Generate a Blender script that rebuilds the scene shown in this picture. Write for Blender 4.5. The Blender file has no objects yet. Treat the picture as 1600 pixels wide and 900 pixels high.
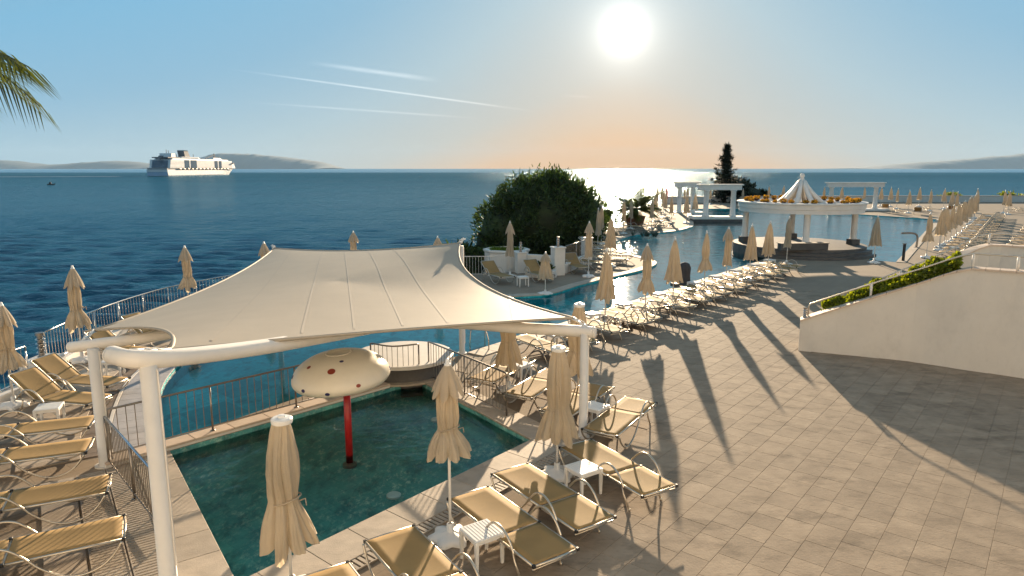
import bpy, bmesh, math, random
from mathutils import Vector as V
from mathutils.geometry import tessellate_polygon
S = bpy.context.scene
COL = S.collection
R = math.radians
SUN_EL, SUN_AZ = 10.5, 8.9
SUN = V((math.sin(R(SUN_AZ))*math.cos(R(SUN_EL)), math.cos(R(SUN_AZ))*math.cos(R(SUN_EL)), math.sin(R(SUN_EL))))
# ------------------------------------------------------------------ camera
cam = bpy.data.objects.new('camera', bpy.data.cameras.new('camera'))
COL.objects.link(cam)
cam.data.lens = 24.0
cam.data.sensor_width = 36.0
cam.data.clip_start = 0.1
cam.data.clip_end = 120000
cam.location = (0, 0, 5.4)
cam.rotation_euler = (R(90-9.943), 0, 0)
S.camera = cam
# ------------------------------------------------------------------ node helpers
class NT:
    def __init__(s, tree):
        s.t = tree; s.n = tree.nodes; s.l = tree.links
    def add(s, typ, ins=None, **kw):
        nd = s.n.new(typ)
        for k, v in kw.items(): setattr(nd, k, v)
        for k, v in (ins or {}).items():
            sk = nd.inputs[k]
            if isinstance(v, bpy.types.NodeSocket): s.l.new(v, sk)
            else: sk.default_value = v
        return nd
    def math(s, op, a, b=0.0, c=None, clamp=False):
        d = {0: a, 1: b}
        if c is not None: d[2] = c
        return s.add('ShaderNodeMath', d, operation=op, use_clamp=clamp).outputs[0]
    def vdot(s, a, b):
        return s.add('ShaderNodeVectorMath', {0: a, 1: b}, operation='DOT_PRODUCT').outputs['Value']
    def mix(s, f, a, b, blend='MIX'):
        nd = s.add('ShaderNodeMix', data_type='RGBA', blend_type=blend)
        for i, v in ((0, f), (6, a), (7, b)):
            if isinstance(v, bpy.types.NodeSocket): s.l.new(v, nd.inputs[i])
            else: nd.inputs[i].default_value = v
        return nd.outputs[2]
    def rng(s, v, a, b, c=0.0, d=1.0, smooth=False):
        nd = s.add('ShaderNodeMapRange', {0: v, 1: a, 2: b, 3: c, 4: d})
        if smooth: nd.interpolation_type = 'SMOOTHSTEP'
        return nd.outputs[0]
    def noise(s, vec, scale, detail=3, rough=.55, out=0):
        return s.add('ShaderNodeTexNoise', {'Vector': vec, 'Scale': scale, 'Detail': detail, 'Roughness': rough}).outputs[out]
    def scl(s, vec, x, y, z, rot=0):
        return s.add('ShaderNodeMapping', {'Vector': vec, 'Scale': (x, y, z), 'Rotation': (0, 0, rot)}).outputs[0]
def c4(c): return (c[0], c[1], c[2], 1)
# ------------------------------------------------------------------ sky
W = bpy.data.worlds.new('World'); S.world = W; W.use_nodes = True
w = NT(W.node_tree); w.n.clear()
sky = w.add('ShaderNodeTexSky', sky_type='NISHITA', sun_disc=False, sun_elevation=R(SUN_EL), sun_rotation=R(SUN_AZ),
            air_density=1.0, dust_density=0.4, ozone_density=2.0, altitude=10)
gen = w.add('ShaderNodeTexCoord').outputs['Generated']
dirv = w.add('ShaderNodeVectorMath', {0: gen}, operation='NORMALIZE').outputs[0]
ang = w.math('ARCCOSINE', w.math('MINIMUM', w.vdot(dirv, tuple(SUN)), .999999))
def glow(deg, amp): return w.math('MULTIPLY', w.math('EXPONENT', w.math('MULTIPLY', ang, -1/R(deg))), amp)
# aureole round the sun: tight white core and a wide soft veil
core = w.math('ADD', w.math('ADD', glow(.28, 120.0), glow(1.05, 7.5)), glow(3.2, 1.6))
veil = glow(12, .35)
# film-like response: the physical sky's range is compressed, its colour follows its own radiance
raw = w.add('ShaderNodeSeparateColor', {0: sky.outputs[0]}).outputs[0]
lt = w.math('DIVIDE', w.math('LOGARITHM', w.math('MAXIMUM', w.math('DIVIDE', raw, 3.0), .02), math.e), 2.6)
ramp = w.add('ShaderNodeValToRGB', {0: w.rng(lt, -.6, 1.1)})
cr = ramp.color_ramp; cr.interpolation = 'B_SPLINE' if False else 'LINEAR'
STOPS = [(-.6, (.20, .30, .39)), (-.25, (.20, .37, .50)), (0.0, (.205, .455, .655)), (.2, (.26, .465, .62)), (.47, (.42, .545, .60)), (.75, (.56, .54, .48)), (.9, (.72, .52, .34)), (1.0, (.87, .49, .21)), (1.1, (.89, .47, .16))]
while len(cr.elements) < len(STOPS): cr.elements.new(.5)
for e, (p, c) in zip(cr.elements, STOPS): e.position = (p+.6)/1.7; e.color = c4(c)
skyc = w.add('ShaderNodeVectorMath', {0: ramp.outputs[0], 3: 5.0}, operation='SCALE').outputs[0]
sepz = w.add('ShaderNodeSeparateXYZ', {0: dirv}).outputs[2]
def vsum(a, b): return w.add('ShaderNodeVectorMath', {0: a, 1: b}, operation='ADD').outputs[0]
def vscale(col, f): return w.add('ShaderNodeVectorMath', {0: col, 3: f}, operation='SCALE').outputs[0]
tot = vsum(skyc, vsum(vscale((1, .95, .86), core), vscale((1, .92, .84), veil)))
# thin high contrails: great-circle streaks a fraction of a degree wide
def px_dir(x, y):
    th = R(9.943); f = 1066.7; a = (x-800)/f; u = (450-y)/f
    return V((a, math.cos(th)+math.sin(th)*u, -math.sin(th)+math.cos(th)*u)).normalized()
nz = w.noise(w.scl(dirv, 1, 1, 3), 30, 4)
for (x0, y0, x1, y1, wd, am) in ((330, 104, 850, 176, .0012, 1.7), (470, 96, 695, 127, .0028, 1.2), (350, 157, 765, 186, .0012, .9), (870, 149, 930, 152, .0016, .3)):
    a, b = px_dir(x0, y0), px_dir(x1, y1)
    nrm = a.cross(b).normalized(); tg = (b-a).normalized()
    d = w.math('ABSOLUTE', w.vdot(dirv, tuple(nrm)))
    d = w.math('ADD', d, w.math('MULTIPLY', w.math('SUBTRACT', nz, .5), wd*1.3))
    m = w.rng(d, wd*1.6, 0.0, 0, 1, True)
    al = w.vdot(dirv, tuple(tg)); A, B = a.dot(tg), b.dot(tg)
    m2 = w.math('MULTIPLY', w.rng(al, A, A+(B-A)*.45, 0, 1, True), w.rng(al, B-(B-A)*.3, B, 1, 0, True))
    m = w.math('MULTIPLY', w.math('MULTIPLY', m, m2), w.math('MULTIPLY', w.rng(nz, .3, .7, .5, 1.2), am))
    tot = vsum(tot, vscale((1.0, .93, .85), m))
bg = w.add('ShaderNodeBackground', {'Color': tot, 'Strength': .06})
w.l.new(bg.outputs[0], w.add('ShaderNodeOutputWorld').inputs[0])
# ------------------------------------------------------------------ sun
sl = bpy.data.lights.new('sun', 'SUN'); sl.energy = 3.4; sl.angle = R(.53); sl.color = (1, .77, .52)
so = bpy.data.objects.new('sun', sl); COL.objects.link(so)
so.rotation_euler = SUN.to_track_quat('Z', 'Y').to_euler(); so.location = SUN*200
S.view_settings.view_transform = 'Standard'; S.view_settings.look = 'None'
S.view_settings.exposure = 1.87; S.view_settings.gamma = 1
S.cycles.use_denoising = True
S.cycles.max_bounces = 8; S.cycles.transparent_max_bounces = 12
S.cycles.sample_clamp_indirect = 6; S.cycles.sample_clamp_direct = 60
S.cycles.caustics_reflective = False; S.cycles.caustics_refractive = False
# ------------------------------------------------------------------ materials
def M(name, base, var=.12, scale=3.0, rough=.6, bump=0.0, bscale=60, metal=0.0, transl=0.0, island=0.0, stain=0.0, spec=.5, tint=None):
    m = bpy.data.materials.new(name); m.use_nodes = True
    t = NT(m.node_tree); t.n.clear()
    pos = t.add('ShaderNodeNewGeometry')
    P = pos.outputs['Position']
    n1 = t.noise(P, scale, 4)
    col = t.mix(t.rng(n1, .3, .7), c4([x*(1-var) for x in base]), c4([min(1, x*(1+var)) for x in base]))
    if island:
        r = pos.outputs['Random Per Island']
        oi = t.add('ShaderNodeObjectInfo').outputs['Random']
        q = t.math('FRACT', t.math('ADD', r, oi))
        col = t.mix(1.0, col, t.mix(q, c4([1-island]*3), c4((1+island, 1+island*.92, 1+island*.8))), 'MULTIPLY')
    if stain:
        n2 = t.noise(t.scl(P, 1, 2.2, 1, .6), .9, 6, .7)
        n3 = t.noise(t.scl(P, 1, 3.5, 1, .2), 4.5, 4, .6)
        col = t.mix(t.math('MULTIPLY', t.rng(n2, .52, .72), stain), col, c4([x*.45 for x in base]))
        col = t.mix(t.math('MULTIPLY', t.rng(n3, .55, .75), stain*.8), col, c4([x*.6 for x in base]))
        n4 = t.noise(P, 1.7, 3, .5)
        col = t.mix(t.math('MULTIPLY', t.rng(n4, .58, .75), stain*.6), col, c4([min(1, x*1.4) for x in base]))
    pb = t.add('ShaderNodeBsdfPrincipled', {'Base Color': col, 'Roughness': rough, 'Metallic': metal, 'Specular IOR Level': spec})
    if bump:
        b = t.add('ShaderNodeBump', {'Height': t.noise(P, bscale, 5), 'Strength': bump, 'Distance': .02})
        t.l.new(b.outputs[0], pb.inputs['Normal'])
    out = pb.outputs[0]
    if transl:
        tr = t.add('ShaderNodeBsdfTranslucent', {'Color': t.mix(1.0, col, c4(tint or (1, .9, .72)), 'MULTIPLY')})
        out = t.add('ShaderNodeMixShader', {0: transl, 1: out, 2: tr.outputs[0]}).outputs[0]
    t.l.new(out, t.add('ShaderNodeOutputMaterial').inputs[0])
    return m
MT = {}
HAZE = 1.9e-5
MT['tile'] = M('paving_stone', (.32, .26, .197), .14, 2.5, .85, .25, 25, island=.09, stain=.8, spec=.12)
MT['coping'] = M('coping_stone', (.47, .40, .32), .12, 4, .75, .2, 40, island=.1, stain=.3)
MT['wet'] = M('blue_grey_coping', (.40, .39, .40), .12, 3, .75, .15, 30, island=.08, stain=.25)
MT['band'] = M('brown_band', (.22, .17, .13), .2, 5, .6, .2, 60, stain=.3)
MT['white'] = M('white_paint', (.78, .74, .68), .05, 2, .55, .08, 30, stain=.06)
MT['wall'] = M('render_wall', (.68, .64, .58), .05, .7, .8, .15, 90, stain=.16, spec=.2)
MT['facade'] = M('bounce_facade', (.72, .68, .62), .05, .4, .8, stain=.1, spec=.1)  # wall of the added facade, kept pale to bounce warm light
MT['cap'] = M('marble_cap', (.62, .50, .40), .1, 3, .75, .1, 40, island=.06, stain=.12)
MT['steel'] = M('stainless_steel', (.62, .60, .57), .05, 8, .22, metal=1.0)
MT['dsteel'] = M('weathered_steel', (.30, .27, .24), .1, 8, .35, metal=.9)
MT['alu'] = M('champagne_aluminium', (.60, .54, .45), .06, 6, .34, metal=.85)
MT['black'] = M('black_plastic', (.02, .02, .02), .1, 6, .5)
MT['sling'] = M('textilene', (.40, .27, .12), .09, 2.2, .75, .12, 260, transl=.18, tint=(1, .8, .5), spec=.2)
MT['canvas'] = M('beige_canvas', (.62, .54, .425), .07, 3.5, .85, .25, 45, transl=.46, stain=.10, tint=(1, .97, .88))
MT['membrane'] = M('pvc_membrane', (.50, .44, .355), .04, 1.2, .6, .04, 20, transl=.14, stain=.05, tint=(1, .95, .85), spec=.2)
MT['seam'] = M('membrane_seam', (.465, .405, .325), .04, 2, .6, spec=.2)
MT['plastic'] = M('white_plastic', (.78, .77, .74), .04, 4, .4, .06, 60)
MT['red'] = M('red_paint', (.36, .012, .012), .1, 4, .35)
MT['redcloth'] = M('red_canvas', (.6, .07, .04), .1, 4, .8, transl=.35)
MT['cream'] = M('cream_fibreglass', (.78, .72, .60), .04, 2.5, .32, .04, 20, stain=.08)
MT['darkred'] = M('dark_red_spot', (.26, .04, .02), .1, 4, .4)
MT['blue'] = M('dark_blue_spot', (.02, .02, .10), .1, 4, .4)
MT['bluesteel'] = M('steel_blue_sheen', (.42, .50, .60), .1, 6, .2, metal=.9)
MT['stone'] = M('dark_stone', (.10, .095, .09), .25, 3, .6, .3, 30, stain=.3)
MT['darkcloth'] = M('dark_grey_cover', (.05, .05, .055), .15, 5, .8)
MT['grate'] = M('drain_grate', (.42, .36, .29), .15, 6, .6)
MT['hole'] = M('drain_channel', (.03, .027, .024), .1, 5, .9)
MT['bark'] = M('bark', (.10, .07, .05), .3, 6, .9, .4, 30)
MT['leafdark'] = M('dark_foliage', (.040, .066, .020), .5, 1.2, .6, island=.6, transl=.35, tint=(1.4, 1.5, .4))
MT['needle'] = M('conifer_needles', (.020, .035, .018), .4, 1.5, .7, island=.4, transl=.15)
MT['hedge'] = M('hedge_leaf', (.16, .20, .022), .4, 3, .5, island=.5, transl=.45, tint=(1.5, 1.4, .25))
MT['palm'] = M('palm_leaf', (.06, .085, .02), .35, 2, .5, island=.3, transl=.3, tint=(1.6, 1.4, .3))
MT['grass'] = M('planter_grass', (.10, .15, .02), .4, 8, .7, island=.4, transl=.4, tint=(1.4, 1.5, .3))
MT['agave'] = M('grey_green_leaf', (.12, .16, .13), .25, 4, .5, island=.3, transl=.2)
MT['terracotta'] = M('terracotta', (.22, .09, .05), .2, 5, .8)
MT['flower'] = M('orange_flower', (.60, .33, .03), .4, 9, .7, island=.5, transl=.2)
MT['flowerdark'] = M('flower_pot_brown', (.07, .03, .02), .3, 9, .8)
MT['hill'] = M('hillside', (.10, .15, .18), .3, .0006, .95)  # bluish tone puts part of the distance haze into the colour
MT['shipwhite'] = M('ship_white', (.74, .74, .74), .05, .05, .45)
MT['shipblue'] = M('ship_blue_hull', (.32, .45, .60), .06, .05, .5)
MT['shipglass'] = M('ship_glass', (.07, .13, .19), .2, .1, .15)
MT['shipdark'] = M('ship_shadow_deck', (.10, .11, .13), .2, .1, .7)
MT['orange'] = M('lifeboat_orange', (.72, .42, .2), .1, 1, .5)
MT['rock'] = M('cliff_rock', (.17, .14, .10), .35, .4, .9, .5, 3)
# deck far from the camera keeps its joints in the material
def deck_mat():
    m = bpy.data.materials.new('deck_paving'); m.use_nodes = True
    t = NT(m.node_tree); t.n.clear()
    P = t.add('ShaderNodeNewGeometry').outputs['Position']
    q = t.scl(P, 1, 1, 1, -math.atan2(.777, .63))
    br = t.add('ShaderNodeTexBrick', {'Vector': q, 'Color1': (.33, .27, .205, 1), 'Color2': (.30, .245, .187, 1), 'Mortar': (.26, .215, .165, 1), 'Scale': 1.0,
               'Mortar Size': .008, 'Brick Width': .62, 'Row Height': .42})
    n2 = t.noise(P, .5, 6, .7)
    col = t.mix(t.math('MULTIPLY', t.rng(n2, .45, .7), .35), br.outputs[0], (.2, .165, .13, 1))
    b = t.add('ShaderNodeBump', {'Height': t.noise(P, 20, 4), 'Strength': .2, 'Distance': .02})
    pb = t.add('ShaderNodeBsdfPrincipled', {'Base Color': col, 'Roughness': .85, 'Specular IOR Level': .12, 'Normal': b.outputs[0]})
    t.l.new(pb.outputs[0], t.add('ShaderNodeOutputMaterial').inputs[0])
    return m
MT['deck'] = deck_mat()
def sea_mat():
    m = bpy.data.materials.new('sea_water'); m.use_nodes = True
    t = NT(m.node_tree); t.n.clear()
    P = t.add('ShaderNodeNewGeometry').outputs['Position']
    a = t.scl(P, .55, 1.0, 1, .15)
    py = t.add('ShaderNodeSeparateXYZ', {0: P}).outputs[1]
    far = t.math('MULTIPLY', t.rng(py, 50, 1500, .12, 1.7), t.rng(py, 1200, 4500, 1, .22))
    h = t.math('MULTIPLY', t.math('ADD', t.math('MULTIPLY', t.noise(a, .05, 2, .5), 9.0), t.math('MULTIPLY', t.noise(a, .22, 3, .6), 4.2)), far)
    h = t.math('ADD', h, t.math('MULTIPLY', t.noise(t.scl(P, .6, 1, 1, -.3), 1.6, 4, .65), .30))
    b = t.add('ShaderNodeBump', {'Height': h, 'Strength': 1.0, 'Distance': 1.0})
    n = t.noise(t.scl(P, .25, 1, 1, .1), .004, 3, .6)
    col = t.mix(t.rng(n, .35, .65), (.005, .068, .118, 1), (.010, .10, .155, 1))
    # rough sea: the reflectance averaged over wave slopes stays far below a flat mirror's
    fr = t.add('ShaderNodeFresnel', {'IOR': 1.33, 'Normal': b.outputs[0]}).outputs[0]
    gl = t.add('ShaderNodeBsdfGlossy', {'Color': (.72, .90, 1.0, 1), 'Roughness': .13, 'Normal': b.outputs[0]})
    df = t.add('ShaderNodeBsdfDiffuse', {'Color': col})
    mx = t.add('ShaderNodeMixShader', {0: t.math('MULTIPLY', fr, .62), 1: df.outputs[0], 2: gl.outputs[0]})
    t.l.new(mx.outputs[0], t.add('ShaderNodeOutputMaterial').inputs[0])
    return m
MT['sea'] = sea_mat()
def pool_mat(name, tint, near, far, y0, y1, scale):
    m = bpy.data.materials.new(name); m.use_nodes = True
    t = NT(m.node_tree); t.n.clear()
    P = t.add('ShaderNodeNewGeometry').outputs['Position']
    h = t.math('ADD', t.noise(P, scale, 3, .55), t.math('MULTIPLY', t.noise(P, scale*3.3, 2, .5), .35))
    py = t.add('ShaderNodeSeparateXYZ', {0: P}).outputs[1]
    st = t.rng(py, y0, y1, near, far, True)
    b = t.add('ShaderNodeBump', {'Height': h, 'Strength': st, 'Distance': .1})
    fr = t.add('ShaderNodeFresnel', {'IOR': 1.16, 'Normal': b.outputs[0]})
    gl = t.add('ShaderNodeBsdfGlossy', {'Color': (1, 1, 1, 1), 'Roughness': .03, 'Normal': b.outputs[0]})
    tr = t.add('ShaderNodeBsdfTransparent', {'Color': c4(tint)})
    mx = t.add('ShaderNodeMixShader', {0: fr.outputs[0], 1: tr.outputs[0], 2: gl.outputs[0]})
    t.l.new(mx.outputs[0], t.add('ShaderNodeOutputMaterial').inputs[0])
    return m
MT['poolwater'] = pool_mat('pool_water', (.62, .96, .98), .05, .5, 27, 55, 1.6)
MT['kidwater'] = pool_mat('kids_pool_water', (.80, .96, .94), .22, .22, 0, 1, 2.6)
def basin_mat(name, c1, c2, c3, sc, patches):
    m = bpy.data.materials.new(name); m.use_nodes = True
    t = NT(m.node_tree); t.n.clear()
    P = t.add('ShaderNodeNewGeometry').outputs['Position']
    q = t.scl(P, 1, 1, 1, -math.atan2(.777, .63))
    n = t.noise(P, sc, 5, .7)
    col = t.mix(t.rng(n, .35, .68), c4(c1), c4(c2))
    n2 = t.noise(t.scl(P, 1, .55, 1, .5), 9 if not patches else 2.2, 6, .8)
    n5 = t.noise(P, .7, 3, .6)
    col = t.mix(t.math('MULTIPLY', t.rng(n2, .50, .68), t.rng(n5, .35, .65, .1, .9)), col, c4(c3))  # light specks paint caustic speckle and sun shafts into the floor colour
    n6 = t.noise(t.scl(P, 1, .5, 1, .5), 3.2, 4, .7)
    col = t.mix(t.math('MULTIPLY', t.rng(n6, .5, .66), .6), col, c4([x*.4 for x in c1]))
    br = t.add('ShaderNodeTexBrick', {'Vector': q, 'Color1': (1, 1, 1, 1), 'Color2': (.82, .88, .9, 1), 'Mortar': (.75, .8, .82, 1), 'Scale': 1, 'Mortar Size': .01, 'Brick Width': .3, 'Row Height': .3})
    col = t.mix(1.0, col, br.outputs[0], 'MULTIPLY')
    if patches:
        ck = t.add('ShaderNodeTexVoronoi', {'Vector': q, 'Scale': .55, 'Randomness': .55}, distance='CHEBYCHEV').outputs['Distance']
        col = t.mix(t.math('MULTIPLY', t.rng(ck, .34, .33), .55), col, c4([x*.5 for x in c1]))
    pb = t.add('ShaderNodeBsdfPrincipled', {'Base Color': col, 'Roughness': .5})
    t.l.new(pb.outputs[0], t.add('ShaderNodeOutputMaterial').inputs[0])
    return m
MT['basin'] = basin_mat('pool_caustic_mosaic', (.008, .46, .50), (.02, .68, .70), (.10, .85, .85), .5, True)
MT['kidbasin'] = basin_mat('kids_pool_caustic_mosaic', (.075, .29, .30), (.17, .54, .48), (.85, .95, .78), .9, False)
# ------------------------------------------------------------------ mesh builder
class MB:
    def __init__(s): s.v = []; s.f = []
    def add(s, vs, fs):
        o = len(s.v); s.v += [tuple(p) for p in vs]; s.f += [tuple(i+o for i in f) for f in fs]
    def box(s, c, d, rz=0, ch=0.0, taper=1.0):
        x, y, z = [k/2 for k in d]; ca, sa = math.cos(rz), math.sin(rz)
        def T(p): return (c[0]+p[0]*ca-p[1]*sa, c[1]+p[0]*sa+p[1]*ca, c[2]+p[2])
        sg = [(a, b, e) for a in (-1, 1) for b in (-1, 1) for e in (-1, 1)]
        if not ch:
            vs = [T((a*x*(taper if e < 0 else 1), b*y*(taper if e < 0 else 1), e*z)) for a, b, e in sg]
            s.add(vs, [(0, 1, 3, 2), (4, 6, 7, 5), (0, 4, 5, 1), (2, 3, 7, 6), (0, 2, 6, 4), (1, 5, 7, 3)]); return
        vs = []
        for a, b, e in sg:
            k = taper if e < 0 else 1
            vs += [T((a*x*k, b*(y*k-ch), e*(z-ch))), T((a*(x*k-ch), b*y*k, e*(z-ch))), T((a*(x*k-ch), b*(y*k-ch), e*z))]
        I = {g: i*3 for i, g in enumerate(sg)}
        fs = []
        for ax in range(3):
            o = [i for i in range(3) if i != ax]
            for sgn in (-1, 1):
                q = []
                for p in ((-1, -1), (-1, 1), (1, 1), (1, -1)):
                    g = [0, 0, 0]; g[ax] = sgn; g[o[0]], g[o[1]] = p
                    q.append(I[tuple(g)]+ax)
                fs.append(q)
            for p in ((-1, -1), (-1, 1), (1, 1), (1, -1)):
                g0 = [0, 0, 0]; g0[o[0]], g0[o[1]] = p; g1 = list(g0); g0[ax] = -1; g1[ax] = 1
                a0, a1 = I[tuple(g0)], I[tuple(g1)]
                fs.append((a0+o[0], a1+o[0], a1+o[1], a0+o[1]))
        for g in sg: fs.append((I[g], I[g]+1, I[g]+2))
        s.add(vs, fs)
    def tube(s, path, r, n=8, cap=True, flat=1.0):
        P = [V(p) for p in path]; m = len(P)
        rr = r if isinstance(r, (list, tuple)) else [r]*m
        t0 = (P[1]-P[0]).normalized()
        up = V((0, 0, 1)) if abs(t0.z) < .9 else V((0, 1, 0))
        a = t0.cross(up).normalized(); vs = []
        for i in range(m):
            t = (P[min(i+1, m-1)]-P[max(i-1, 0)]).normalized()
            a = (a-t*a.dot(t)); a = a.normalized() if a.length > 1e-6 else t.orthogonal().normalized()
            b = t.cross(a)
            for k in range(n):
                th = 2*math.pi*k/n
                vs.append(P[i]+a*math.cos(th)*rr[i]+b*math.sin(th)*rr[i]*flat)
        fs = [(i*n+k, i*n+(k+1) % n, (i+1)*n+(k+1) % n, (i+1)*n+k) for i in range(m-1) for k in range(n)]
        if cap: fs += [tuple(range(n-1, -1, -1)), tuple(range((m-1)*n, m*n))]
        s.add(vs, fs)
    def lathe(s, prof, n=24, c=(0, 0, 0), mod=None):
        vs = []; fs = []
        for i, (r, z) in enumerate(prof):
            for k in range(n):
                th = 2*math.pi*k/n
                q, dz = (1, 0) if not mod else mod(i/(len(prof)-1), th)
                vs.append((c[0]+r*q*math.cos(th), c[1]+r*q*math.sin(th), c[2]+z+dz))
        m = len(prof)
        for i in range(m-1):
            for k in range(n): fs.append((i*n+k, i*n+(k+1) % n, (i+1)*n+(k+1) % n, (i+1)*n+k))
        if prof[0][0] > 1e-4 and not mod: fs.append(tuple(range(n-1, -1, -1)))
        if prof[-1][0] > 1e-4 and not mod: fs.append(tuple(range((m-1)*n, m*n)))
        s.add(vs, fs)
    def prism(s, poly, z0, z1):
        n = len(poly); zt = z1 if isinstance(z1, (list, tuple)) else [z1]*n
        vs = [(p[0], p[1], z0) for p in poly]+[(p[0], p[1], zt[i]) for i, p in enumerate(poly)]
        s.add(vs, [tuple(range(n-1, -1, -1)), tuple(range(n, 2*n))]+[(i, (i+1) % n, n+(i+1) % n, n+i) for i in range(n)])
    def grid(s, rows):
        m, n = len(rows), len(rows[0])
        s.add([p for r in rows for p in r], [(i*n+j, i*n+j+1, (i+1)*n+j+1, (i+1)*n+j) for i in range(m-1) for j in range(n-1)])
    def mesh(s, name, mat, smooth=False, fix=True):
        me = bpy.data.meshes.new(name); me.from_pydata(s.v, [], s.f)
        if fix:
            bm = bmesh.new(); bm.from_mesh(me); bmesh.ops.recalc_face_normals(bm, faces=bm.faces); bm.to_mesh(me); bm.free()
        me.materials.append(MT[mat])
        if smooth: me.polygons.foreach_set('use_smooth', [True]*len(me.polygons))
        return me
    def build(s, name, mat, parent=None, smooth=False, fix=True, loc=None):
        return put(name, s.mesh(name, mat, smooth, fix), parent, loc)
def put(name, me, parent=None, loc=None, rz=0):
    o = bpy.data.objects.new(name, me); COL.objects.link(o)
    if parent is not None: o.parent = parent
    if loc is not None: o.location = loc
    if rz: o.rotation_euler[2] = rz
    return o
def tag(o, label=None, cat=None, group=None, kind=None):
    for k, v in (('label', label), ('category', cat), ('group', group), ('kind', kind)):
        if v: o[k] = v
    return o
def thing(name, label, cat, loc=(0, 0, 0), rz=0, group=None):
    o = bpy.data.objects.new(name, None); COL.objects.link(o); o.location = loc; o.rotation_euler = (0, 0, rz)
    o.empty_display_size = .2
    return tag(o, label, cat, group)
KIDS = {}
def copy_tree(o, label, loc, rz, group=None, parent=None):
    c = o.copy(); COL.objects.link(c)
    if parent is None:
        c.location = loc; c.rotation_euler = (0, 0, rz); c['label'] = label
        if group: c['group'] = group
    else: c.parent = parent
    for ch in list(o.children): copy_tree(ch, None, None, None, None, c)
    return c
def arc(pts, n=8):
    """Catmull-Rom through points"""
    P = [V(p) for p in pts]; out = []
    for i in range(len(P)-1):
        a, b, c, d = P[max(i-1, 0)], P[i], P[i+1], P[min(i+2, len(P)-1)]
        for k in range(n):
            t = k/n
            out.append(.5*((2*b)+(c-a)*t+(2*a-5*b+4*c-d)*t*t+(3*b-a-3*c+d)*t**3))
    out.append(P[-1]); return out
def inpoly(x, y, poly):
    r = False; n = len(poly)
    for i in range(n):
        x0, y0 = poly[i][:2]; x1, y1 = poly[(i+1) % n][:2]
        if (y0 > y) != (y1 > y) and x < (x1-x0)*(y-y0)/(y1-y0)+x0: r = not r
    return r
def dist_poly(x, y, poly):
    best = 1e9; n = len(poly)
    for i in range(n):
        a = V(poly[i][:2]); b = V(poly[(i+1) % n][:2]); p = V((x, y)); d = b-a
        t = max(0, min(1, (p-a).dot(d)/max(d.length_squared, 1e-9)))
        best = min(best, (p-a-d*t).length)
    return best
# deck axes: U runs along the promenade, N away from the pool
U = V((.63, .777)); N = V((.777, -.63)); P0 = V((-1.33, 19.6))
def so2xy(s, o): p = P0+U*s+N*o; return p.x, p.y
# ------------------------------------------------------------------ plan of the place
KID = [(-6.64, 12.49), (-2.45, 17.0), (.39, 13.02), (-3.63, 8.2)]
left_edge = [(-6.95, 12.85), (-7.6, 13.9), (-8.45, 15.68), (-9.02, 17.2), (-9.35, 18.9), (-9.1, 20.5), (-8.5, 22.2), (-7.4, 23.4), (-6.5, 24.5), (-5.6, 26.3), (-4.2, 27.8), (-2.2, 28.7)]
pool_line = [p[:2] for p in arc([(x, y, 0) for x, y in left_edge], 4)]
pen_edge = [p[:2] for p in arc([(-2.2, 28.7, 0), (1.24, 28.9, 0), (3.2, 31.6, 0), (5.13, 34.0, 0), (7.2, 36.6, 0), (8.4, 39.2, 0), (8.2, 41.6, 0), (7.2, 44.0, 0), (7.1, 48, 0), (8.2, 52.0, 0), (10.4, 56.3, 0), (14.0, 59.2, 0), (16.4, 63, 0), (17.6, 66.2, 0), (20, 76, 0), (23.4, 90.0, 0), (24.6, 93.0, 0)], 3)]
stage_c = (18.85, 44.9)
POOL = pool_line[:-1]+pen_edge+[(32, 93.3), (40, 84), (45.5, 73.3), (22.4, 39.5), (21.4, 40.6)]
POOL += [(18.85+4.5*math.cos(R(a)), 44.9+4.5*math.sin(R(a))) for a in (-40, -75, -105, -135)]
POOL += [(14.2, 39.4), (-1.33, 19.6)]
POOL += [(-2.95+1.5*math.cos(R(a)), 17.9+1.5*math.sin(R(a))) for a in (45, 70, 100, 130, 160, 190, 215)]
POOL = [(x, y) for x, y in POOL]
OUT = [(-12.4, -6), (-12.4, 16.8), (-13.1, 19.4), (-13.3, 22.5), (-12.9, 25.4), (-11.2, 29), (-8.6, 32.4), (-4.5, 34.6), (-1.0, 35.2), (1.2, 36.3), (3.9, 39.6), (4.6, 44), (4.9, 50), (7.0, 58), (10.5, 66), (13, 76), (17, 90), (22, 107), (40, 112), (66, 113), (110, 113), (150, 80), (150, -6)]
def sheet(name, outer, holes, z, mat, kind='structure'):
    loops = [[V((x, y, z)) for x, y in L] for L in [outer]+holes]
    tri = tessellate_polygon(loops); vs = [p for L in loops for p in L]
    b = MB(); b.add(vs, tri)
    for i, f in enumerate(b.f):
        a, c, d = [V(b.v[k]) for k in f]
        if (c-a).cross(d-a).z < 0: b.f[i] = f[::-1]
    o = b.build(name, mat, fix=False); o['kind'] = kind
    return o
deck = sheet('ground', OUT, [POOL, KID], 0.0, 'deck')
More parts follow.
